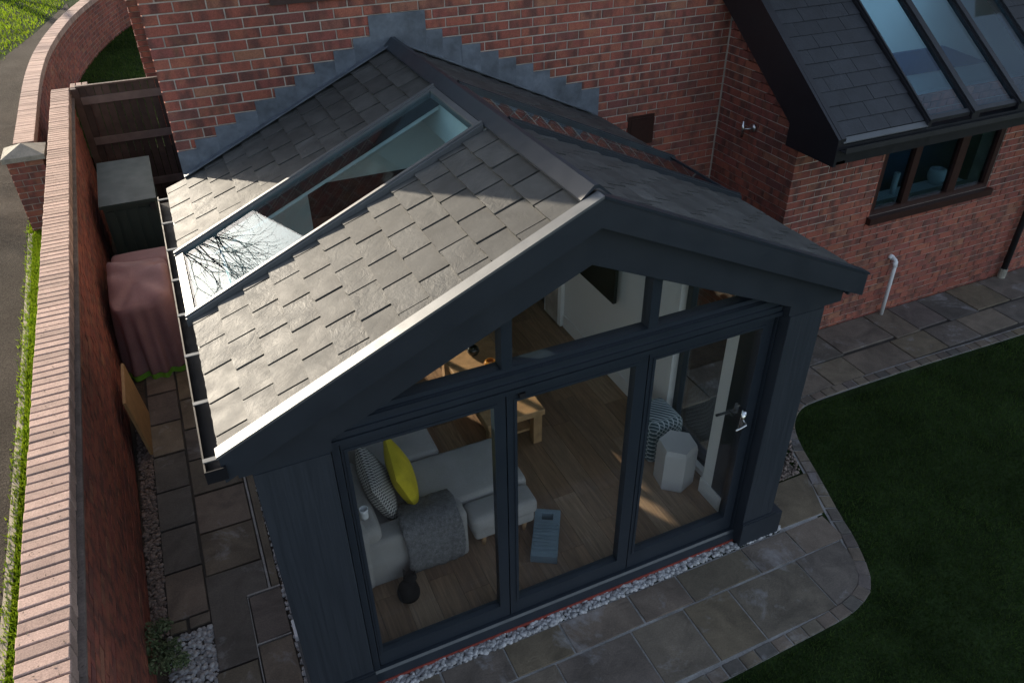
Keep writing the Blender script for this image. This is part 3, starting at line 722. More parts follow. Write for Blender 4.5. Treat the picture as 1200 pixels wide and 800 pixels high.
def slates(side, y0, y1, phase, wd):
    for ci in range(13):
        dx = HW-.012-ci*GA
        if dx < .10: break
        x = XC+side*dx; z = zroof(x)+.001
        ph = phase+(ci % 2)*wd/2; k0 = math.floor((y0-ph)/wd)
        y = ph+k0*wd
        while y < y1:
            a, b = max(y, y0), min(y+wd, y1)
            if b-a > .015:
                o = inst('roof_slate', random.choice(SLM), (x, (a+b)/2, z+random.uniform(-.002, .002)), gr,
                         (random.uniform(-.006, .006), -(TH-.090+random.uniform(-.006, .006)), 0 if side < 0 else math.pi), (1, (b-a)/SWD, 1))
            y += wd
slates(-1, -.135, SK0-.03, .21, .265); slates(-1, SK1+.03, L-.02, 2.44, .29)
slates(1, -.135, SK0-.03, .21, .265); slates(1, SK1+.03, L-.02, 2.44, .29)
# ridge and skylights
rc = MB(); a_ = .085
rc.prism([(XC-a_, ZR-SL*a_+.004), (XC-.012, ZR+.022), (XC+.012, ZR+.022), (XC+a_, ZR-SL*a_+.004), (XC+a_, ZR-SL*a_+.016), (XC+.014, ZR+.040), (XC-.014, ZR+.040), (XC-a_, ZR-SL*a_+.016)], 'y', -.13, L-.012)
obj('ridge_cap', rc, 'alu', gr)
for s in (-1, 1):
    fr = MB()
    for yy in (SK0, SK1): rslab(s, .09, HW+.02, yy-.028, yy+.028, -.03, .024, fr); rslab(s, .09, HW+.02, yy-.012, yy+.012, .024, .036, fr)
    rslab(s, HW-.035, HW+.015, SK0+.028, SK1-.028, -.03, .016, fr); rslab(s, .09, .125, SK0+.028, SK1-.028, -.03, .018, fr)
    fo = obj('skylight', fr, 'trim' if s < 0 else 'alu', gr)  # left frame given lighter grey than the right: sunlit look in the colour
    obj('pane', rslab(s, .125, HW-.035, SK0+.028, SK1-.028, -.006, .008), 'glass_roof', fo)
rb = MB(); rb.box(XC-.055, XC+.055, .09, L-.01, 2.86, ZR-.055); obj('ridge_beam', rb, 'white', gr)
# verge, barge boards, gable
for s in (-1, 1):
    b = rslab(s, .0, HW-.005, -.20, -.165, -.155, -.002); obj('barge_board', b, 'anthracite', gr)
    b2 = rslab(s, .0, HW-.01, -.165, -.14, -.115, -.012); obj('barge_packer', b2, 'anthracite', gr)
    v = rslab(s, .0, HW+.004, -.206, -.136, -.001, .014); obj('verge_trim', v, 'trim' if s < 0 else 'alu', gr)  # left verge coloured paler than the right to show the sun on it
    sf_ = rslab(s, .0, HW-.03, -.1645, -.1005, -.150, -.132); obj('soffit', sf_, 'anthracite', gr)
OA = (1.40, 2.853); OSL = .445
def zo(x): return OA[1]-OSL*abs(x-OA[0])
XL, XR = -.44, 3.135
JL, JR = -.045, 2.845
for s in (-1, 1):
    if s < 0: poly = [(XC, ZR-.135), (XE0+.06, zroof(XE0+.06)-.135), (XE0+.06, 2.14), (JL, 2.14), (JL, zo(JL)), OA, (XC, OA[1])]
    else: poly = [(XC, ZR-.135), (XC, OA[1]), OA, (JR, zo(JR)), (JR, 2.14), (XE1-.06, 2.14), (XE1-.06, zroof(XE1-.06)-.135)]
    obj('gable_panel', MB().prism(poly, 'y', -.10, -.004), 'anthracite', gr)
    # thin trim bead around the glazed gable
tb = MB()
for s in (-1, 1):
    e = JL if s < 0 else JR
    tb.prism([(OA[0], OA[1]+.001), (e, zo(e)+.001), (e, zo(e)-.014), (OA[0], OA[1]-.014)], 'y', -.07, .05)
obj('gable_bead', tb, 'alu', gr)
for (a, b) in ((XL, JL-.012), (JR+.012, XR)):
    pm = MB(); pm.box(a, b, -.098, .30, .0, 2.1395)
    po = obj('pillar', pm, 'anthracite', gr)
    ph = MB()
    ph.box(a-.022 if a < 1 else a-.006, b+.006 if a < 1 else b+.095, -.122, -.0985, .0, .235)
    if a > 1: ph.box(b+.001, b+.095, -.098, .32, .0, .235)
    else: ph.box(a-.022, a-.001, -.098, .32, .0, .235)
    ph.box(a-.016 if a < 1 else a-.003, b+.003 if a < 1 else b+.04, -.114, -.0985, .2355, .25)
    obj('plinth', ph, 'anthracite', po)
    brd = MB(); n = 1; w_ = (b-a)/n
    for i in range(n): brd.box(a+i*w_+.002, a+(i+1)*w_-.002, -.1035, -.0983, .252, 2.13)
    obj('cladding', brd, 'clad', po)
obj('left_wall', MB().box(-.42, -.30, .30, L-.002, .0, 2.245), 'anthracite', gr)
rwm = MB()
for a, b, c, d in rects(.30, L-.002, .0, 2.245, [(.44, 1.20, .16, 2.10)]): rwm.box(3.02, 3.13, a, b, c, d)
obj('right_wall', rwm, 'anthracite', gr)
pl = MB(); pl.box(-.299, -.285, .10, L-.004, FL, 2.36)
for a, b, c, d in rects(.10, L-.004, FL, 2.36, [(.44, 1.20, .17, 2.10)]): pl.box(2.985, 3.019, a, b, c, d)
pl.box(2.86, 2.984, .16, .42, FL, 2.3); pl.box(2.985, 3.13, 1.16, 1.199, .17, 2.10); pl.box(2.985, 3.13, .441, .46, .17, 2.10)
for s in (-1, 1):
    poly = [(XC, ZR-.16), (XC+s*1.72, ZR-.16-SL*1.72), (XC+s*1.72, FL), (XC+s*((XC-.51) if s < 0 else 1.556), FL), (XC+s*((XC-.51) if s < 0 else 1.556), 2.2), (XC, 2.2)]
    pl.prism(poly if s > 0 else poly, 'y', L-.02, L-.003)
obj('plaster', pl, 'white', gr)
skb = MB(); skb.box(2.968, 2.9845, 1.21, L-.08, FL, FL+.15); skb.box(2.968, 2.9845, .44, 1.20, FL, FL+.05); skb.box(2.845, 2.859, .145, .43, FL, FL+.15); skb.box(2.845, 2.984, .145, .159, FL, FL+.15); skb.box(2.859, 2.984, .4205, .434, FL, FL+.15); skb.box(-.2845, -.268, .12, L-.05, FL, FL+.15)
obj('skirting_board', skb, 'white', gr)
sw_ = MB()
for a, b, c, d in rects(.461, 1.159, .172, 2.098, [(.52, 1.10, .24, 2.04)]): sw_.box(3.05, 3.11, a, b, c, d)
so = obj('side_window', sw_, 'alu', gr); obj('pane', MB().box(3.075, 3.085, .515, 1.105, .235, 2.045), 'glass', so)
# eaves: fascia and gutters
for s in (-1, 1):
    xo = XC+s*(HW-.03)
    fm = MB(); fm.box(min(xo, xo-s*.02), max(xo, xo-s*.02), -.13, L-.004, 2.20, ZE-.03); fm.box(min(xo-s*.0201, xo-s*.19), max(xo-s*.0201, xo-s*.19), -.095, L-.004, 2.20, 2.215)
    obj('fascia', fm, 'anthracite', gr)
    gx = xo+s*.004; W_ = .095
    pf = [(0, 0), (W_, 0), (W_, .062), (W_-.008, .068), (W_-.008, .008), (.008, .008), (.008, .068), (0, .068)]
    gm = MB(); gm.prism([(gx+s*p[0], 2.262+p[1]) for p in pf], 'y', -.215 if s < 0 else .25, L-.03)
    gm.box(min(gx, gx+s*W_), max(gx, gx+s*W_), *((-.221, -.2151) if s < 0 else (.244, .2499)), 2.262, 2.333)
    go = obj('gutter', gm, 'gutter', gr)
    for i in range(8):
        yb = -.14+i*.455; bm_ = MB(); bm_.box(min(gx, gx+s*(W_-.002)), max(gx, gx+s*(W_-.002)), yb-.013, yb+.013, 2.331, 2.337)
        if s < 0: obj('gutter_bracket', bm_, 'trim', go)
# transom, mullions, gable panes
tm = MB(); tm.box(JL, JR, -.035, .07, 2.115, 2.255); tm.box(JL+.03, JR-.03, -.062, -.0352, 2.175, 2.205); tm.box(JL+.05, JR-.05, -.05, -.0351, 2.2055, 2.252); tm.box(JL, JR, -.048, -.0352, 2.115, 2.145)
tm.box(JL+.08, JR-.08, -.02, .06, 2.2555, 2.285)
obj('transom', tm, 'alu', gr)
for xm in (.945, 1.875):
    obj('gable_mullion', MB().prism([(xm-.032, 2.286), (xm+.032, 2.286), (xm+.032, zo(xm+.032)-.005), (xm-.032, zo(xm-.032)-.005)], 'y', -.025, .055), 'alu', gr)
for poly in ([(.12, 2.27), (.92, 2.27), (.92, zo(.92)-.01)], [(.97, 2.27), (1.85, 2.27), (1.85, zo(1.85)-.01), (OA[0], OA[1]-.01), (.97, zo(.97)-.01)], [(1.90, 2.27), (2.69, 2.27), (1.90, zo(1.90)-.01)]):
    obj('gable_pane', MB().prism(poly, 'y', .012, .022), 'glass', gr)
# door frame and leaves
jm = MB(); jm.box(JL, -.004, -.02, .075, .10, 2.1145); jm.box(2.842, JR+.004, -.02, .075, .10, 2.1145)
obj('door_frame', jm, 'alu', gr)
dsl = MB(); dsl.prism([(-.047, .022), (.09, .022), (.09, .112), (-.024, .112), (-.036, .095), (-.047, .030)], 'x', JL-.01, JR+.01)
obj('door_sill', dsl, 'alu', gr)
obj('plinth_course', MB().box(JL, JR, -.0565, .05, -.02, .0215), 'dpc', gr)
LV = [(0, .945, .03, .875, .25), (.9465, 1.889, 1.005, 1.803, .25), (1.8905, 2.838, 1.932, 2.752, .27)]
for i, (a, b, ga, gb2, gz) in enumerate(LV):
    lm = MB()
    for p, q, r_, t in rects(a+.003, b-.003, .118, 2.108, [(ga, gb2, gz, 2.03)]): lm.box(p, q, 0, .062, r_, t)
    for p, q, r_, t in rects(ga-.012, gb2+.012, gz-.012, 2.042, [(ga+.006, gb2-.006, gz+.006, 2.024)]): lm.box(p, q, -.007, -.0002, r_, t)
    dl = obj('door_leaf', lm, 'alu', gr)
    obj('pane', MB().box(ga-.005, gb2+.005, .022, .034, gz-.005, 2.035), 'glass', dl)
    if i == 2:
        h = MB(); h.tube([(2.735, -.002, 1.255), (2.735, -.045, 1.255), (2.725, -.055, 1.25), (2.64, -.060, 1.235)], .008, 8); h.tube([(2.735, -.0005, 1.17), (2.735, -.006, 1.34)], .018, 8); h.tube([(2.735, -.002, 1.315), (2.735, -.03, 1.32)], .006, 6)
        obj('handle', h, 'chrome', dl, smooth=True)
        h2 = MB(); h2.tube([(2.70, .064, 1.255), (2.70, .11, 1.255), (2.60, .115, 1.255)], .010, 8); obj('handle', h2, 'black', dl, smooth=True)
obj('magnet_catch', MB().box(1.02, 1.055, -.03, -.0005, 2.055, 2.085), 'black', gr)

# ------------------------------------------------------------------ indoor floor
flo = struct(obj('floor', MB().box(-.29, 3.02, .091, L+.32, .04, FL-.012).box(XH+.31, 4.4, L+.321, 9.27, .04, FL-.012), 'soil'))
PWD = .20; x = -.285; pk = {}
while x < 2.98:
    y = .093-random.uniform(0, 1.1)
    while y < 7.0:
        ln = random.choice((.9, 1.2, 1.2)); a, b = max(y, .093), min(y+ln, 7.0)
        if b-a > .05:
            key = round(b-a, 3)
            x1 = min(x+PWD-.003, 3.0)
            if b > L+.02 and x < -.09: pass
            m = MB(); m.box(0, x1-x, 0, b-a-.002, -.010, 0)
            inst('floor_plank', mesh('floor_plank', m.v, m.f, 'plank'), (x, a, FL+random.uniform(-.0004, .0004)), flo)
        y += ln
    x += PWD
# ================================================================== FURNITURE
sofa = thing('corner_sofa', 'pale grey fabric chaise sofa behind the left glass door', 'sofa', (.55, 1.5, FL))
obj('base', rbox(.02, .93, .80, 2.75, .20, .36, .02), 'fabric', sofa, True)
obj('chaise_base', rbox(.935, 1.43, .60, 1.36, .24, .38, .03), 'fabric', sofa, True)
obj('arm', rbox(.10, .885, .60, .79, FL+.01, .58, .035), 'fabric', sofa, True)
obj('backrest', rbox(-.24, .16, .58, 2.78, FL+.01, .72, .05), 'fabric', sofa, True)
obj('chaise_cushion', rbox(.165, 1.46, .795, 1.375, .362, .515, .05, 4, .012), 'fabric', sofa, True)
obj('chaise_front', rbox(.905, 1.44, .56, .793, .362, .50, .045, 4), 'fabric', sofa, True)
obj('seat_cushion', rbox(.165, .95, 1.385, 2.05, .362, .51, .045, 4, .012), 'fabric', sofa, True)
obj('seat_cushion', rbox(.165, .95, 2.06, 2.74, .362, .51, .045, 4, .012), 'fabric', sofa, True)
obj('back_cushion', rbox(.0, .30, 1.40, 2.06, .50, .86, .07, 4), 'fabric', sofa, True)
obj('back_cushion', rbox(.0, .26, .62, 1.39, .50, .70, .06, 4), 'fabric', sofa, True)
for (lx, ly) in ((1.02, .66), (1.36, .66), (1.38, 1.3), (.86, 2.6)):
    obj('leg', MB().tube([(lx, ly, FL), (lx, ly, .245)], [.016, .026], 10), 'oak', sofa, True)
def pillow(name, w_, h_, t_, mtx, mat):
    n = 14; m = MB()
    for side in (1, -1):
        base = len(m.v)
        for i in range(n+1):
            for j in range(n+1):
                u, v = 2*i/n-1, 2*j/n-1
                th = t_*(max(0, 1-u**2)*max(0, 1-v**2))**.5*side
                pin = 1-.07*(1-abs(u)**2)*(abs(v)**3); pin2 = 1-.07*(1-abs(v)**2)*(abs(u)**3)
                p = Vector((u*w_/2*pin2, th+mnoise.noise(Vector((u*2, v*2, side)))*t_*.12*(1-max(abs(u), abs(v))), v*h_/2*pin))
                m.v.append(tuple(p))
        for i in range(n):
            for j in range(n):
                a = base+i*(n+1)+j; q = (a, a+n+1, a+n+2, a+1); m.f.append(q[::-1] if side < 0 else q)
    me = mesh(name, m.v, m.f, mat, True); o = bpy.data.objects.new(name, me); COL.objects.link(o)
    o.matrix_world = mtx; return o
def orient(loc, normal, up):
    n = Vector(normal).normalized(); z = (Vector(up)-n*Vector(up).dot(n)).normalized(); x = n.cross(z)
    q = Matrix((x, n, z)).transposed().to_4x4(); q.translation = loc; return q
tag(pillow('cushion', .56, .44, .10, orient((.345, 1.06, .70), (.93, -.05, .33), (-.3, 0, 1)), 'lattice'), 'grey cushion with white diamond lattice leaning on the sofa back', 'cushion')
tag(pillow('cushion', .52, .42, .085, orient((.545, 1.09, .69), (.93, -.12, .33), (-.3, 0, 1)), 'yellow'), 'mustard yellow cushion on the grey sofa beside the lattice cushion', 'cushion')
# fur throw over the sofa arm
prof = [(.92, .535), (.86, .545), (.80, .565), (.76, .600), (.70, .612), (.64, .606), (.595, .585), (.575, .54), (.568, .45), (.566, .36), (.566, .27), (.570, .195)]
tw = MB(); nx = 22
for i in range(nx+1):
    for j, (y, z) in enumerate(prof):
        x_ = .405+.43*i/nx+.012*math.sin(j*.9)-.015*(j/len(prof)); wv = mnoise.noise(Vector((i*.35, j*.4, 3)))*.016
        tw.v.append((x_, y-.006+(wv if j > 6 else 0)-.006*abs(math.sin(i*.55))*(j > 6), z+.012+(wv if j <= 6 else 0)))
k = len(prof)
tw.f = [(i*k+j, (i+1)*k+j, (i+1)*k+j+1, i*k+j+1) for i in range(nx) for j in range(k-1)]
to = tag(obj('fur_throw', tw, 'throw', None, True), 'dark grey faux fur throw hanging over the sofa arm', 'throw')
md = to.modifiers.new('thick', 'SOLIDIFY'); md.thickness = .014
fur = MB()
for _ in range(14000):
    i = random.randrange(nx); j = random.randrange(k-1); a, b = random.random(), random.random()
    P_ = [Vector(tw.v[q]) for q in (i*k+j, (i+1)*k+j, i*k+j+1)]
    p = P_[0]+(P_[1]-P_[0])*a+(P_[2]-P_[0])*b; nrm = (P_[2]-P_[0]).cross(P_[1]-P_[0]).normalized()
    if nrm.dot(CAM-p) < 0 and False: nrm = -nrm
    if nrm.y > .2 or nrm.z < -.2: nrm = -nrm
    d = (nrm+Vector((random.uniform(-.7, .7), random.uniform(-.4, .4), random.uniform(-.9, .1)))).normalized()*random.uniform(.012, .024)
    sd = Vector((random.uniform(-1, 1), random.uniform(-.4, .4), random.uniform(-1, 1))).normalized()*.0026
    o_ = len(fur.v); fur.v += [tuple(p-sd), tuple(p+sd), tuple(p+d)]; fur.f.append((o_, o_+1, o_+2))
stuff(obj('fur_pile', fur, 'throw', to))
cup = thing('white_mug', 'small white mug on the back ledge of the grey sofa', 'mug', (.175, .755, .702))
obj('cup_body', MB().lathe([(.020, .702), (.027, .71), (.029, .77), (.032, .795), (.027, .795), (.024, .73), (.001, .725)], .175, .755), 'wplastic', cup, True)
# doorstop on the floor
ds = thing('doorstop', 'small black animal shaped doorstop on the floor inside the left door', 'doorstop', (.36, .46, FL))
obj('body', MB().lathe([(.05, FL+.001), (.078, FL+.02), (.082, FL+.06), (.070, FL+.11), (.045, FL+.145), (.02, FL+.155)], .345, .44, 18), 'matt_black', ds, True)
obj('head', MB().lathe([(.01, FL+.115), (.040, FL+.13), (.050, FL+.155), (.040, FL+.185), (.01, FL+.197)], .375, .475, 16).tube([(.350, .495, FL+.175), (.340, .507, FL+.225)], [.020, .002], 6).tube([(.400, .465, FL+.175), (.413, .462, FL+.225)], [.020, .002], 6), 'matt_black', ds, True)
# ribbed carrier lying on the floor
cr = thing('ribbed_carrier', 'blue grey ribbed plastic carrier lying on the floor behind the middle door', 'carrier', (1.47, .5, FL))
ax = Vector((.235, .40, 0)).normalized(); sd = Vector((ax.y, -ax.x, 0)); c0 = Vector((1.355, .30, FL))
mt = Matrix((ax, -sd, Vector((0, 0, 1)))).transposed().to_4x4(); mt.translation = c0
cm = MB()
for a, b, c, d in rects(.0, .47, -.10, .10, [(.36, .43, -.045, .045)]): cm.box(a, b, c, d, .0005, .075, mt)
obj('body', cm, 'carrier', cr)
for i in range(9): obj('rib', MB().box(.03+i*.035, .045+i*.035, -.092, .092, .0752, .083, mt), 'carrier', cr)
# coffee table and ornaments
ct = thing('coffee_table', 'chunky oak coffee table standing in sunlight on the wooden floor', 'table', (1.69, 2.1, FL))
obj('tabletop', rbox(1.42, 1.96, 1.50, 2.75, .44, .50, .006, 2), 'oak', ct)
obj('shelf', MB().box(1.50, 1.88, 1.60, 2.65, .22, .245), 'oak', ct)
for (a, b) in ((1.44, 1.52), (1.86, 1.52), (1.44, 2.65), (1.86, 2.65)): obj('leg', MB().box(a, a+.08, b, b+.08, FL+.0005, .4395), 'oak', ct)
def ball(name, x_, y_, z_, r_, mat, label):
    t = thing(name, label, 'candle holder', (x_, y_, z_))
    obj('globe', MB().lathe([(.3*r_, z_), (.75*r_, z_+.2*r_), (r_, z_+.75*r_), (.92*r_, z_+1.2*r_), (.62*r_, z_+1.55*r_), (.55*r_, z_+1.5*r_), (.8*r_, z_+1.1*r_), (.2*r_, z_+.4*r_)], x_, y_), mat, t, True)
    obj('candle', MB().lathe([(.18*r_, z_+.45*r_), (.18*r_, z_+1.1*r_), (.02*r_, z_+1.1*r_)], x_, y_, 10), 'wplastic', t, True)
ball('candle_holder', 1.70, 2.52, .5005, .060, 'darkball', 'black glass globe candle holder on the oak coffee table')
ball('candle_holder', 1.76, 2.24, .5005, .065, 'amber', 'amber glass globe candle holder on the oak coffee table')
# television on the right hand wall
tv = thing('television', 'black flat television mounted on the white inner wall', 'television', (2.95, 2.4, 1.03))
obj('screen', rbox(2.905, 2.945, 2.02, 3.02, 1.02, 1.60, .006, 2), 'tv', tv); obj('bracket', MB().box(2.9455, 2.984, 2.35, 2.7, 1.2, 1.42), 'black', tv)
# poufs by the side window
hexp = [(2.725+.165*math.cos(R(60*i+20)), .62+.165*math.sin(R(60*i+20))) for i in range(6)]
pf = thing('hexagonal_pouf', 'pale grey hexagonal pouf inside the right glass door', 'pouf', (2.725, .62, FL))
hm = MB(); n = 6
for (sc_, z_) in ((.95, FL+.001), (1.0, FL+.02), (1.0, .50), (.93, .535)):
    hm.v += [(2.725+(p[0]-2.725)*sc_, .62+(p[1]-.62)*sc_, z_) for p in hexp]
for a in range(3): hm.f += [(a*n+i, a*n+(i+1) % n, (a+1)*n+(i+1) % n, (a+1)*n+i) for i in range(n)]
hm.f += [tuple(range(n))[::-1]]
obj('body', hm, 'poufw', pf)
obj('lid', MB().prism([(2.725+(p[0]-2.725)*.93, .62+(p[1]-.62)*.93) for p in hexp], 'z', .5352, .545), 'poufw', pf)
pp = rbox(2.62, 2.955, .83, 1.20, FL+.001, .56, .07, 4, .012)
ppo = tag(obj('patterned_pouf', pp, 'lattice_blue', None, True, at=(2.79, 1.0, FL)), 'blue cube pouf with white lattice pattern behind the hexagonal pouf', 'pouf')
# plant in the room beyond
hp = thing('house_plant', 'leafy green plant in pot beside the inner wall opening', 'plant', (2.45, 4.9, FL))
obj('pot', MB().lathe([(.10, FL), (.13, FL+.25), (.115, FL+.25), (.11, FL+.22), (.01, FL+.22)], 2.45, 4.9), 'wplastic', hp, True)
def leaves(cx, cy, cz, rx, rz, n, ls, seed, flat=1.0):
    rnd = random.Random(seed); m = MB()
    for _ in range(n):
        d = Vector((rnd.gauss(0, 1), rnd.gauss(0, 1), rnd.gauss(0, 1))).normalized(); q = rnd.random()**.4
        p = Vector((cx+d.x*rx*q, cy+d.y*rx*q, cz+d.z*rz*q)); n_ = (d+Vector((rnd.uniform(-.6, .6), rnd.uniform(-.6, .6), rnd.uniform(0, .8)))).normalized()
        t1 = n_.cross(Vector((rnd.uniform(-1, 1), rnd.uniform(-1, 1), .3))).normalized(); t2 = n_.cross(t1); s_ = ls*rnd.uniform(.6, 1.3)
        m.add([p-t1*s_, p+t2*s_*.45+n_*s_*.1, p+t1*s_, p-t2*s_*.45+n_*s_*.1], [(0, 1, 2, 3)])
    return m
obj('foliage', leaves(2.45, 4.9, .75, .28, .4, 260, .07, 3), 'houseplant', hp)
obj('stem', MB().tube([(2.45, 4.9, FL+.22), (2.46, 4.9, .7)], .015, 6), 'bark', hp)
# things on the wing's window board
for nm, lb, ct_, prof, x_, y_, mt_ in (
    ('vase', 'slim white vase on the mahogany window board', 'vase', [(.03, 0), (.032, .02), (.032, .24), (.022, .245), (.018, .02)], 6.60, LW+.36, 'wplastic'),
    ('bowl', 'round white bowl standing on the mahogany window board', 'bowl', [(.05, 0), (.09, .05), (.10, .11), (.085, .17), (.05, .185), (.04, .10)], 7.24, LW+.36, 'wplastic'),
    ('jar', 'small glass jar on the mahogany window board', 'jar', [(.03, 0), (.035, .02), (.035, .09), (.025, .10), (.02, .03)], 6.12, LW+.33, 'chrome')):
    tag(obj(nm, MB().lathe([(r_, Z0-.0195+z_) for r_, z_ in prof], x_, y_), mt_, None, True), lb, ct_)
br = MB(); br.box(6.02, 6.20, LW+.37, LW+.385, 1.50, 1.53); br.prism([(6.20, 1.53), (6.175, 1.53), (6.10, 1.281), (6.13, 1.281)], 'y', LW+.37, LW+.385); br.box(6.05, 6.15, LW+.34, LW+.42, 1.2805, 1.29)
tag(obj('desk_lamp', br, 'yellow'), 'small yellow angled desk lamp behind the wing window', 'lamp')

# ================================================================== GARDEN WALL
HWALL = 1.745
gw = thing('garden_wall', 'long red brick garden wall with brick-on-edge coping beside the path', 'wall', (-1.48, 4.0, 0))
Y0, Y1 = -1.6, 9.05
def wx(y): return -1.347-.0217*(y+.7)      # inner edge of the coping
cw = MB()
ya, yb = Y0, Y1
cw.prism([(wx(ya)-.018, ya), (wx(yb)-.018, yb), (wx(yb)-.205, yb), (wx(ya)-.205, ya)], 'z', -.05, HWALL-.11)
obj('wall', cw, 'mortar_dark', gw)
cr_ = MB(); cr_.prism([(wx(ya)+.030, ya), (wx(yb)+.030, yb), (wx(yb)-.25, yb), (wx(ya)-.25, ya)], 'z', HWALL-.135, HWALL-.1105)
obj('tile_creasing', cr_, 'mortar_dark', gw)
bw = MB()
for k in range(22):
    z0 = .0+k*.075; z1 = z0+.065
    if z1 > HWALL-.14: break
    y = Y0+(.1125 if k % 2 else 0)
    while y < Y1-.1:
        y1 = min(y+.215, Y1); j = random.uniform(-.003, .003)
        bw.prism([(wx(y)-.01+j, y), (wx(y1)-.01+j, y1), (wx(y1)-.06, y1), (wx(y)-.06, y)], 'z', z0, z1)
        y = y1+.010
stuff(obj('brickwork', bw, 'brick', gw))
def coping_mesh(w_, ln, h_, c=.005):
    m = MB(); o4 = [(-w_/2, -ln/2), (w_/2, -ln/2), (w_/2, ln/2), (-w_/2, ln/2)]; i4 = [(a*(1-2*c/w_), b*(1-2*c/ln)) for a, b in o4]
    m.v = [(a, b, -h_) for a, b in o4]+[(a, b, -c) for a, b in o4]+[(a, b, 0) for a, b in i4]
    m.f = [(i, (i+1) % 4, 4+(i+1) % 4, 4+i) for i in range(4)]+[(4+i, 4+(i+1) % 4, 8+(i+1) % 4, 8+i) for i in range(4)]+[(8, 9, 10, 11)]
    return mesh('coping_brick', m.v, m.f, 'coping')
CB = coping_mesh(.222, .0665, .10)
y = Y0+.04
while y < Y1:
    inst('coping_brick', CB, (wx(y)-.111+random.uniform(-.003, .003), y, HWALL+random.uniform(-.0025, .002)), gw, (random.uniform(-.01, .01), random.uniform(-.008, .008), .0217+random.uniform(-.012, .012)), (1, random.uniform(.97, 1.03), 1))
    y += .075
cmj = MB(); cmj.prism([(wx(ya)-.004, ya), (wx(yb)-.004, yb), (wx(yb)-.218, yb), (wx(ya)-.218, ya)], 'z', HWALL-.110, HWALL-.009); obj('coping_joint', cmj, 'mortar_dark', gw)
# end return of the wall at the gate
er = MB()
for k in range(21):
    z0 = k*.075; er.box(-1.55, -1.335+(.0 if k % 2 else -.004), 9.052, 9.24, z0, z0+.065)
stuff(obj('end_bricks', er, 'brick', gw)); obj('end_core', MB().box(-1.545, -1.345, 9.058, 9.235, 0, HWALL-.06), 'mortar_dark', gw)
for i in range(3): inst('coping_brick', CB, (-1.515+i*.075, 9.15, HWALL), gw, (0, 0, math.pi/2))
# stone pier with pyramid cap
pier = thing('gate_pier', 'short brick pier with pyramid stone cap by the tarmac path', 'pier', (-2.03, 7.02, ZO))
PX0, PX1, PY0, PY1, PZ = -2.215, -1.845, 6.84, 7.20, 1.56
pm = MB()
for k in range(12):
    z0 = ZO-.03+k*.075
    if z0+.065 > PZ: break
    o_ = .1125 if k % 2 else .0
    for xx in ((PX0, PX0+.175), (PX0+.185, PX1)) if k % 2 else ((PX0, PX0+.085), (PX0+.095, PX1-.095), (PX1-.085, PX1)): pm.box(xx[0], xx[1], PY0, PY1, z0, z0+.065)
stuff(obj('brickwork', pm, 'brick', pier)); obj('core', MB().box(PX0+.008, PX1-.008, PY0+.008, PY1-.008, ZO-.1, PZ), 'mortar', pier)
cp = MB(); e = .035; cxp, cyp = (PX0+PX1)/2, (PY0+PY1)/2
cp.v = [(PX0-e, PY0-e, PZ+.001), (PX1+e, PY0-e, PZ+.001), (PX1+e, PY1+e, PZ+.001), (PX0-e, PY1+e, PZ+.001), (PX0-e, PY0-e, PZ+.055), (PX1+e, PY0-e, PZ+.055), (PX1+e, PY1+e, PZ+.055), (PX0-e, PY1+e, PZ+.055), (cxp, cyp, PZ+.15)]
cp.f = [(3, 2, 1, 0)]+[(i, (i+1) % 4, 4+(i+1) % 4, 4+i) for i in range(4)]+[(4+i, 4+(i+1) % 4, 8) for i in range(4)]
obj('cap', cp, 'stone', pier)
# curved wall beyond
cv = thing('curved_wall', 'low curved red brick wall sweeping round the back lawn', 'wall', (-1.9, 12, ZO))
pts = [(-2.03, 7.20), (-2.055, 8.2), (-2.085, 9.4), (-2.095, 10.6), (-2.06, 11.8), (-1.96, 13.0), (-1.81, 14.2), (-1.60, 15.4), (-1.30, 16.7), (-.90, 18.0), (-.35, 19.3), (.4, 20.6), (1.4, 21.8), (2.8, 22.9), (4.5, 23.6), (7, 24)]
path = [(v.x, v.y) for v in smooth_path(pts, 6)]
HC = 1.66
cwm = MB()
for a, b in zip(path, path[1:]):
    d = Vector((b[0]-a[0], b[1]-a[1])).normalized(); n_ = Vector((-d.y, d.x))*.083
    q = [(a[0]+n_.x, a[1]+n_.y), (b[0]+n_.x, b[1]+n_.y), (b[0]-n_.x, b[1]-n_.y), (a[0]-n_.x, a[1]-n_.y)]
    cwm.prism(q, 'z', ZO-.05, HC-.1)
obj('wall', cwm, 'mortar_mid', cv)
bwm = MB(); rowp = along(path, .225); cpm = MB()
for k in range(12):
    z0 = ZO-.03+k*.075
    if z0+.065 > HC-.10: break
    for p, d in along(path, .225):
        q = p+d*(.1125 if k % 2 else 0); s_ = Vector((d.y, -d.x)); e_ = q+d*.213; o1 = random.uniform(.086, .092)
        bwm.prism([tuple(q+s_*o1), tuple(e_+s_*o1), tuple(e_-s_*o1), tuple(q-s_*o1)], 'z', z0, z0+.065)
for p, d in along(path, .075):
    s_ = Vector((d.y, -d.x)); e_ = p+d*.068; hz = HC+random.uniform(-.002, .002)
    cpm.prism([tuple(p+s_*.108), tuple(e_+s_*.108), tuple(e_-s_*.108), tuple(p-s_*.108)], 'z', HC-.0995, hz)
stuff(obj('brickwork', bwm, 'brick', cv)); stuff(obj('coping_bricks', cpm, 'coping', cv))
cj = MB()
for a, b in zip(path, path[1:]):
    d = Vector((b[0]-a[0], b[1]-a[1])).normalized(); n_ = Vector((-d.y, d.x))*.104
    cj.prism([(a[0]+n_.x, a[1]+n_.y), (b[0]+n_.x, b[1]+n_.y), (b[0]-n_.x, b[1]-n_.y), (a[0]-n_.x, a[1]-n_.y)], 'z', HC-.099, HC-.008)
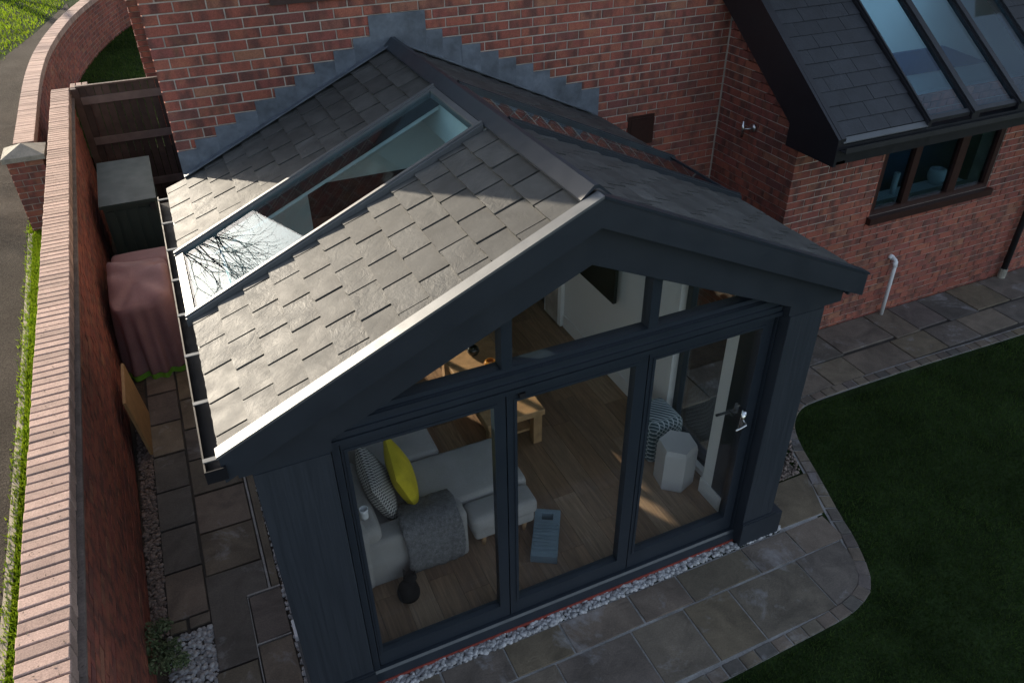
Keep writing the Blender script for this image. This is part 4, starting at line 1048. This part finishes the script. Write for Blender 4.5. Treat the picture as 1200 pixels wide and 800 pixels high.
obj('coping_joint', cj, 'mortar_dark', cv)

# ================================================================== GATE AND PASSAGE
gate = thing('timber_gate', 'dark timber side gate between garden wall and house corner', 'gate', (-.95, 9.0, 0))
GY = 8.98; x = -1.452; i = 0
while x < -.43:
    w_ = .098; b = min(x+w_-.009, -.415)
    obj('board', MB().box(x, b, GY, GY+.02, .04, 1.74+random.uniform(-.004, .004)), 'timber', gate, at=(x, GY, .04)); x += w_; i += 1
for z in (.25, .95, 1.52): obj('rail', MB().box(-1.452, -.42, GY-.035, GY-.001, z, z+.10), 'timber_rail', gate)
obj('capping', MB().box(-1.48, -.412, GY-.02, GY+.04, 1.745, 1.77), 'timber', gate)
for xx in (-1.545, ): obj('post', MB().box(xx, xx+.09, GY-.03, GY+.06, 0, 1.74), 'timber', gate)
st = thing('storage_box', 'grey green plastic garden storage box in the side passage', 'storage box', (-1.08, 6.9, 0))
sbm = MB(); sbm.box(-1.37, -.80, 6.36, 7.62, -.017, 1.03)
obj('body', sbm, 'store', st)
for i in range(5): obj('panel_rib', MB().box(-1.34+i*.115, -1.26+i*.115, 6.345, 6.3595, .05, .98), 'store', st)
obj('lid', MB().prism([(6.31, 1.04), (7.66, 1.08), (7.66, 1.13), (6.31, 1.08)], 'x', -1.40, -.775), 'store', st)
obj('catch', MB().box(-.86, -.80, 6.295, 6.31, .95, 1.03), 'black', st)
fc = thing('furniture_cover', 'maroon weatherproof cover draped over garden furniture by the wall', 'cover', (-1.09, 4.8, 0))
cmx, cmy, hx, hy = -1.10, 4.80, .30, .55
cmh = MB(); NP = 96
def ring(sx, sy, z, fold, zf=None):
    for i in range(NP):
        a = 2*math.pi*i/NP; c, s_ = math.cos(a), math.sin(a); kx = (abs(c)**5+abs(s_)**5)**(-.2)
        f = fold*(.6*math.sin(a*7+z*3)+.5*math.sin(a*17+1.3)+.4*mnoise.noise(Vector((c*3, s_*3, z*2))))
        px, py = cmx+c*kx*(hx*sx+f), cmy+s_*kx*(hy*sy+f)
        zz = z if zf is None else z+zf(px, py)
        cmh.v.append((px, py, zz))
def topz(px, py):
    t = (py-cmy)/hy; u = (px-cmx)/hx
    return (.13*math.exp(-((t-.25+.35*u)*2.0)**2)-.05*max(0, t)+.05*math.exp(-((t+.5*u+.5)*4)**2)-.03*math.exp(-((t-u*.8+.2)*5)**2))+.015*mnoise.noise(Vector((px*9, py*6, 0)))
levels = [(1.10, 1.08, .06, .050, None), (1.07, 1.05, .22, .044, None), (1.04, 1.02, .45, .030, None), (1.01, .99, .66, .016, None), (1.0, 1.0, .76, .005, None), (.985, .985, .80, .002, lambda a, b: .3*topz(a, b)), (.93, .93, .822, .0, topz), (.75, .75, .826, 0, topz), (.5, .5, .83, 0, topz), (.25, .25, .83, 0, topz)]
for lv in levels: ring(*lv)
for r_ in range(len(levels)-1): cmh.f += [(r_*NP+i, r_*NP+(i+1) % NP, (r_+1)*NP+(i+1) % NP, (r_+1)*NP+i) for i in range(NP)]
cmh.f.append(tuple((len(levels)-1)*NP+i for i in range(NP)))
obj('cover_sheet', cmh, 'cover', fc, True)
hm = MB()
for i in range(NP):
    for (o_, z) in ((1.015, .0), (1.012, .06)):
        v = cmh.v[i]; hm.v.append((cmx+(v[0]-cmx)*o_, cmy+(v[1]-cmy)*o_, z-.012+.012))
hm.f = [(2*i, 2*((i+1) % NP), 2*((i+1) % NP)+1, 2*i+1) for i in range(NP)]
obj('hem', hm, 'lime', fc, True)
bk = MB(); bk.box(-1.36, -.80, 5.37, 5.62, -.017, .70); 
bd = rbox(-1.385, -.775, 5.372, 5.72, .0, .74, .05, 3, .02); tag(obj('folded_cover', bd, 'cover', None, True), 'maroon cover over a smaller piece behind the main furniture cover', 'cover')
pb = MB(); pb.prism([(-1.30, .0), (-1.275, .0), (-1.335, .62), (-1.360, .62)], 'y', 2.98, 3.62); tag(obj('plywood_board', pb, 'ply'), 'tan plywood board leaning against the garden wall', 'board')
tag(obj('white_vent', rbox(-.476, -.446, .50, .66, .0, .05, .008, 2), 'wplastic'), 'small white plastic drain cover on gravel beside the left pillar', 'drain cover')
sh = thing('shrub', 'small variegated shrub growing in the gravel at the foot of the garden wall', 'shrub', (-1.31, .72, 0))
sm_ = MB(); cl = [(-1.35, .86, .20, .07), (-1.27, .84, .23, .06), (-1.36, .72, .22, .09), (-1.30, .66, .18, .09), (-1.24, .72, .14, .07), (-1.37, .60, .20, .09), (-1.28, .58, .16, .08), (-1.2, .62, .10, .06)]
for i, (a, b, c, r_) in enumerate(cl):
    q = leaves(a, b, c, r_, r_*.8, 170, .015, i); sm_.add(q.v, q.f)
stuff(obj('crown', sm_, 'leaf', sh))
stm = MB()
for a, b, c, r_ in cl: stm.tube([(-1.31, .72, -.02), ((a-1.31)/2, (b+.72)/2, c*.6), (a, b, c)], [.006, .004, .002], 5)
obj('stem', stm, 'bark', sh)
# ================================================================== BARE TREES (seen mirrored in the roof glass)
def bare_tree(name, label, x_, y_, h_, seed):
    rnd = random.Random(seed); t = thing(name, label, 'tree', (x_, y_, ZO), 'bare trees beyond the path')
    trunk = MB(); crown = MB()
    def grow(p, d, ln, r_, dep):
        n = 4; ps = [p]; q = p.copy(); dd = d.copy()
        for i in range(n):
            dd = (dd+Vector((rnd.gauss(0, .12), rnd.gauss(0, .12), rnd.gauss(.02, .08)))).normalized(); q = q+dd*ln/n; ps.append(q.copy())
        (trunk if dep < 1 else crown).tube(ps, [r_*(1-.45*i/n) for i in range(n+1)], 6 if dep < 3 else 3, cap=False)
        if dep >= 6: return
        for k in range(3 if dep < 5 else 2):
            a = rnd.uniform(.35, .8); ax_ = dd.cross(Vector((rnd.gauss(0, 1), rnd.gauss(0, 1), rnd.gauss(0, 1)))).normalized()
            s_ = ps[-1] if k < 2 else ps[rnd.randint(2, 3)]
            grow(s_, (Matrix.Rotation(a, 3, ax_) @ dd).normalized(), ln*rnd.uniform(.62, .82), r_*.58, dep+1)
    grow(Vector((x_, y_, ZO-.1)), Vector((0, 0, 1)), h_*.30, h_*.012, 0)
    obj('trunk', trunk, 'bark', t, True); obj('crown', crown, 'bark', t)
bare_tree('bare_tree', 'tall spreading bare winter tree on the far lawn', -6.6, 31.0, 17.5, 5)
bare_tree('bare_tree', 'smaller bare winter tree beyond the tarmac path', -11.0, 23.5, 8.0, 11)

# ------------------------------------------------------------------ small litter on the wall
lit = MB(); rl = random.Random(21)
for _ in range(260):
    y = rl.uniform(-1.2, 6.5)**1.0; on_top = rl.random() < .62
    x = wx(y)-rl.uniform(.01, .21) if on_top else wx(y)+rl.uniform(.004, .026); z = HWALL+.003 if on_top else HWALL-.1085
    a = rl.uniform(0, 6.3); q = rl.uniform(.003, .009); w_ = q*rl.uniform(.25, .6); c, s_ = math.cos(a), math.sin(a)
    lit.add([(x-c*q, y-s_*q, z), (x+s_*w_, y-c*w_, z+.0015), (x+c*q, y+s_*q, z+.002), (x-s_*w_, y+c*w_, z+.001)], [(0, 1, 2, 3)])
stuff(obj('leaf_litter', lit, 'soil'))
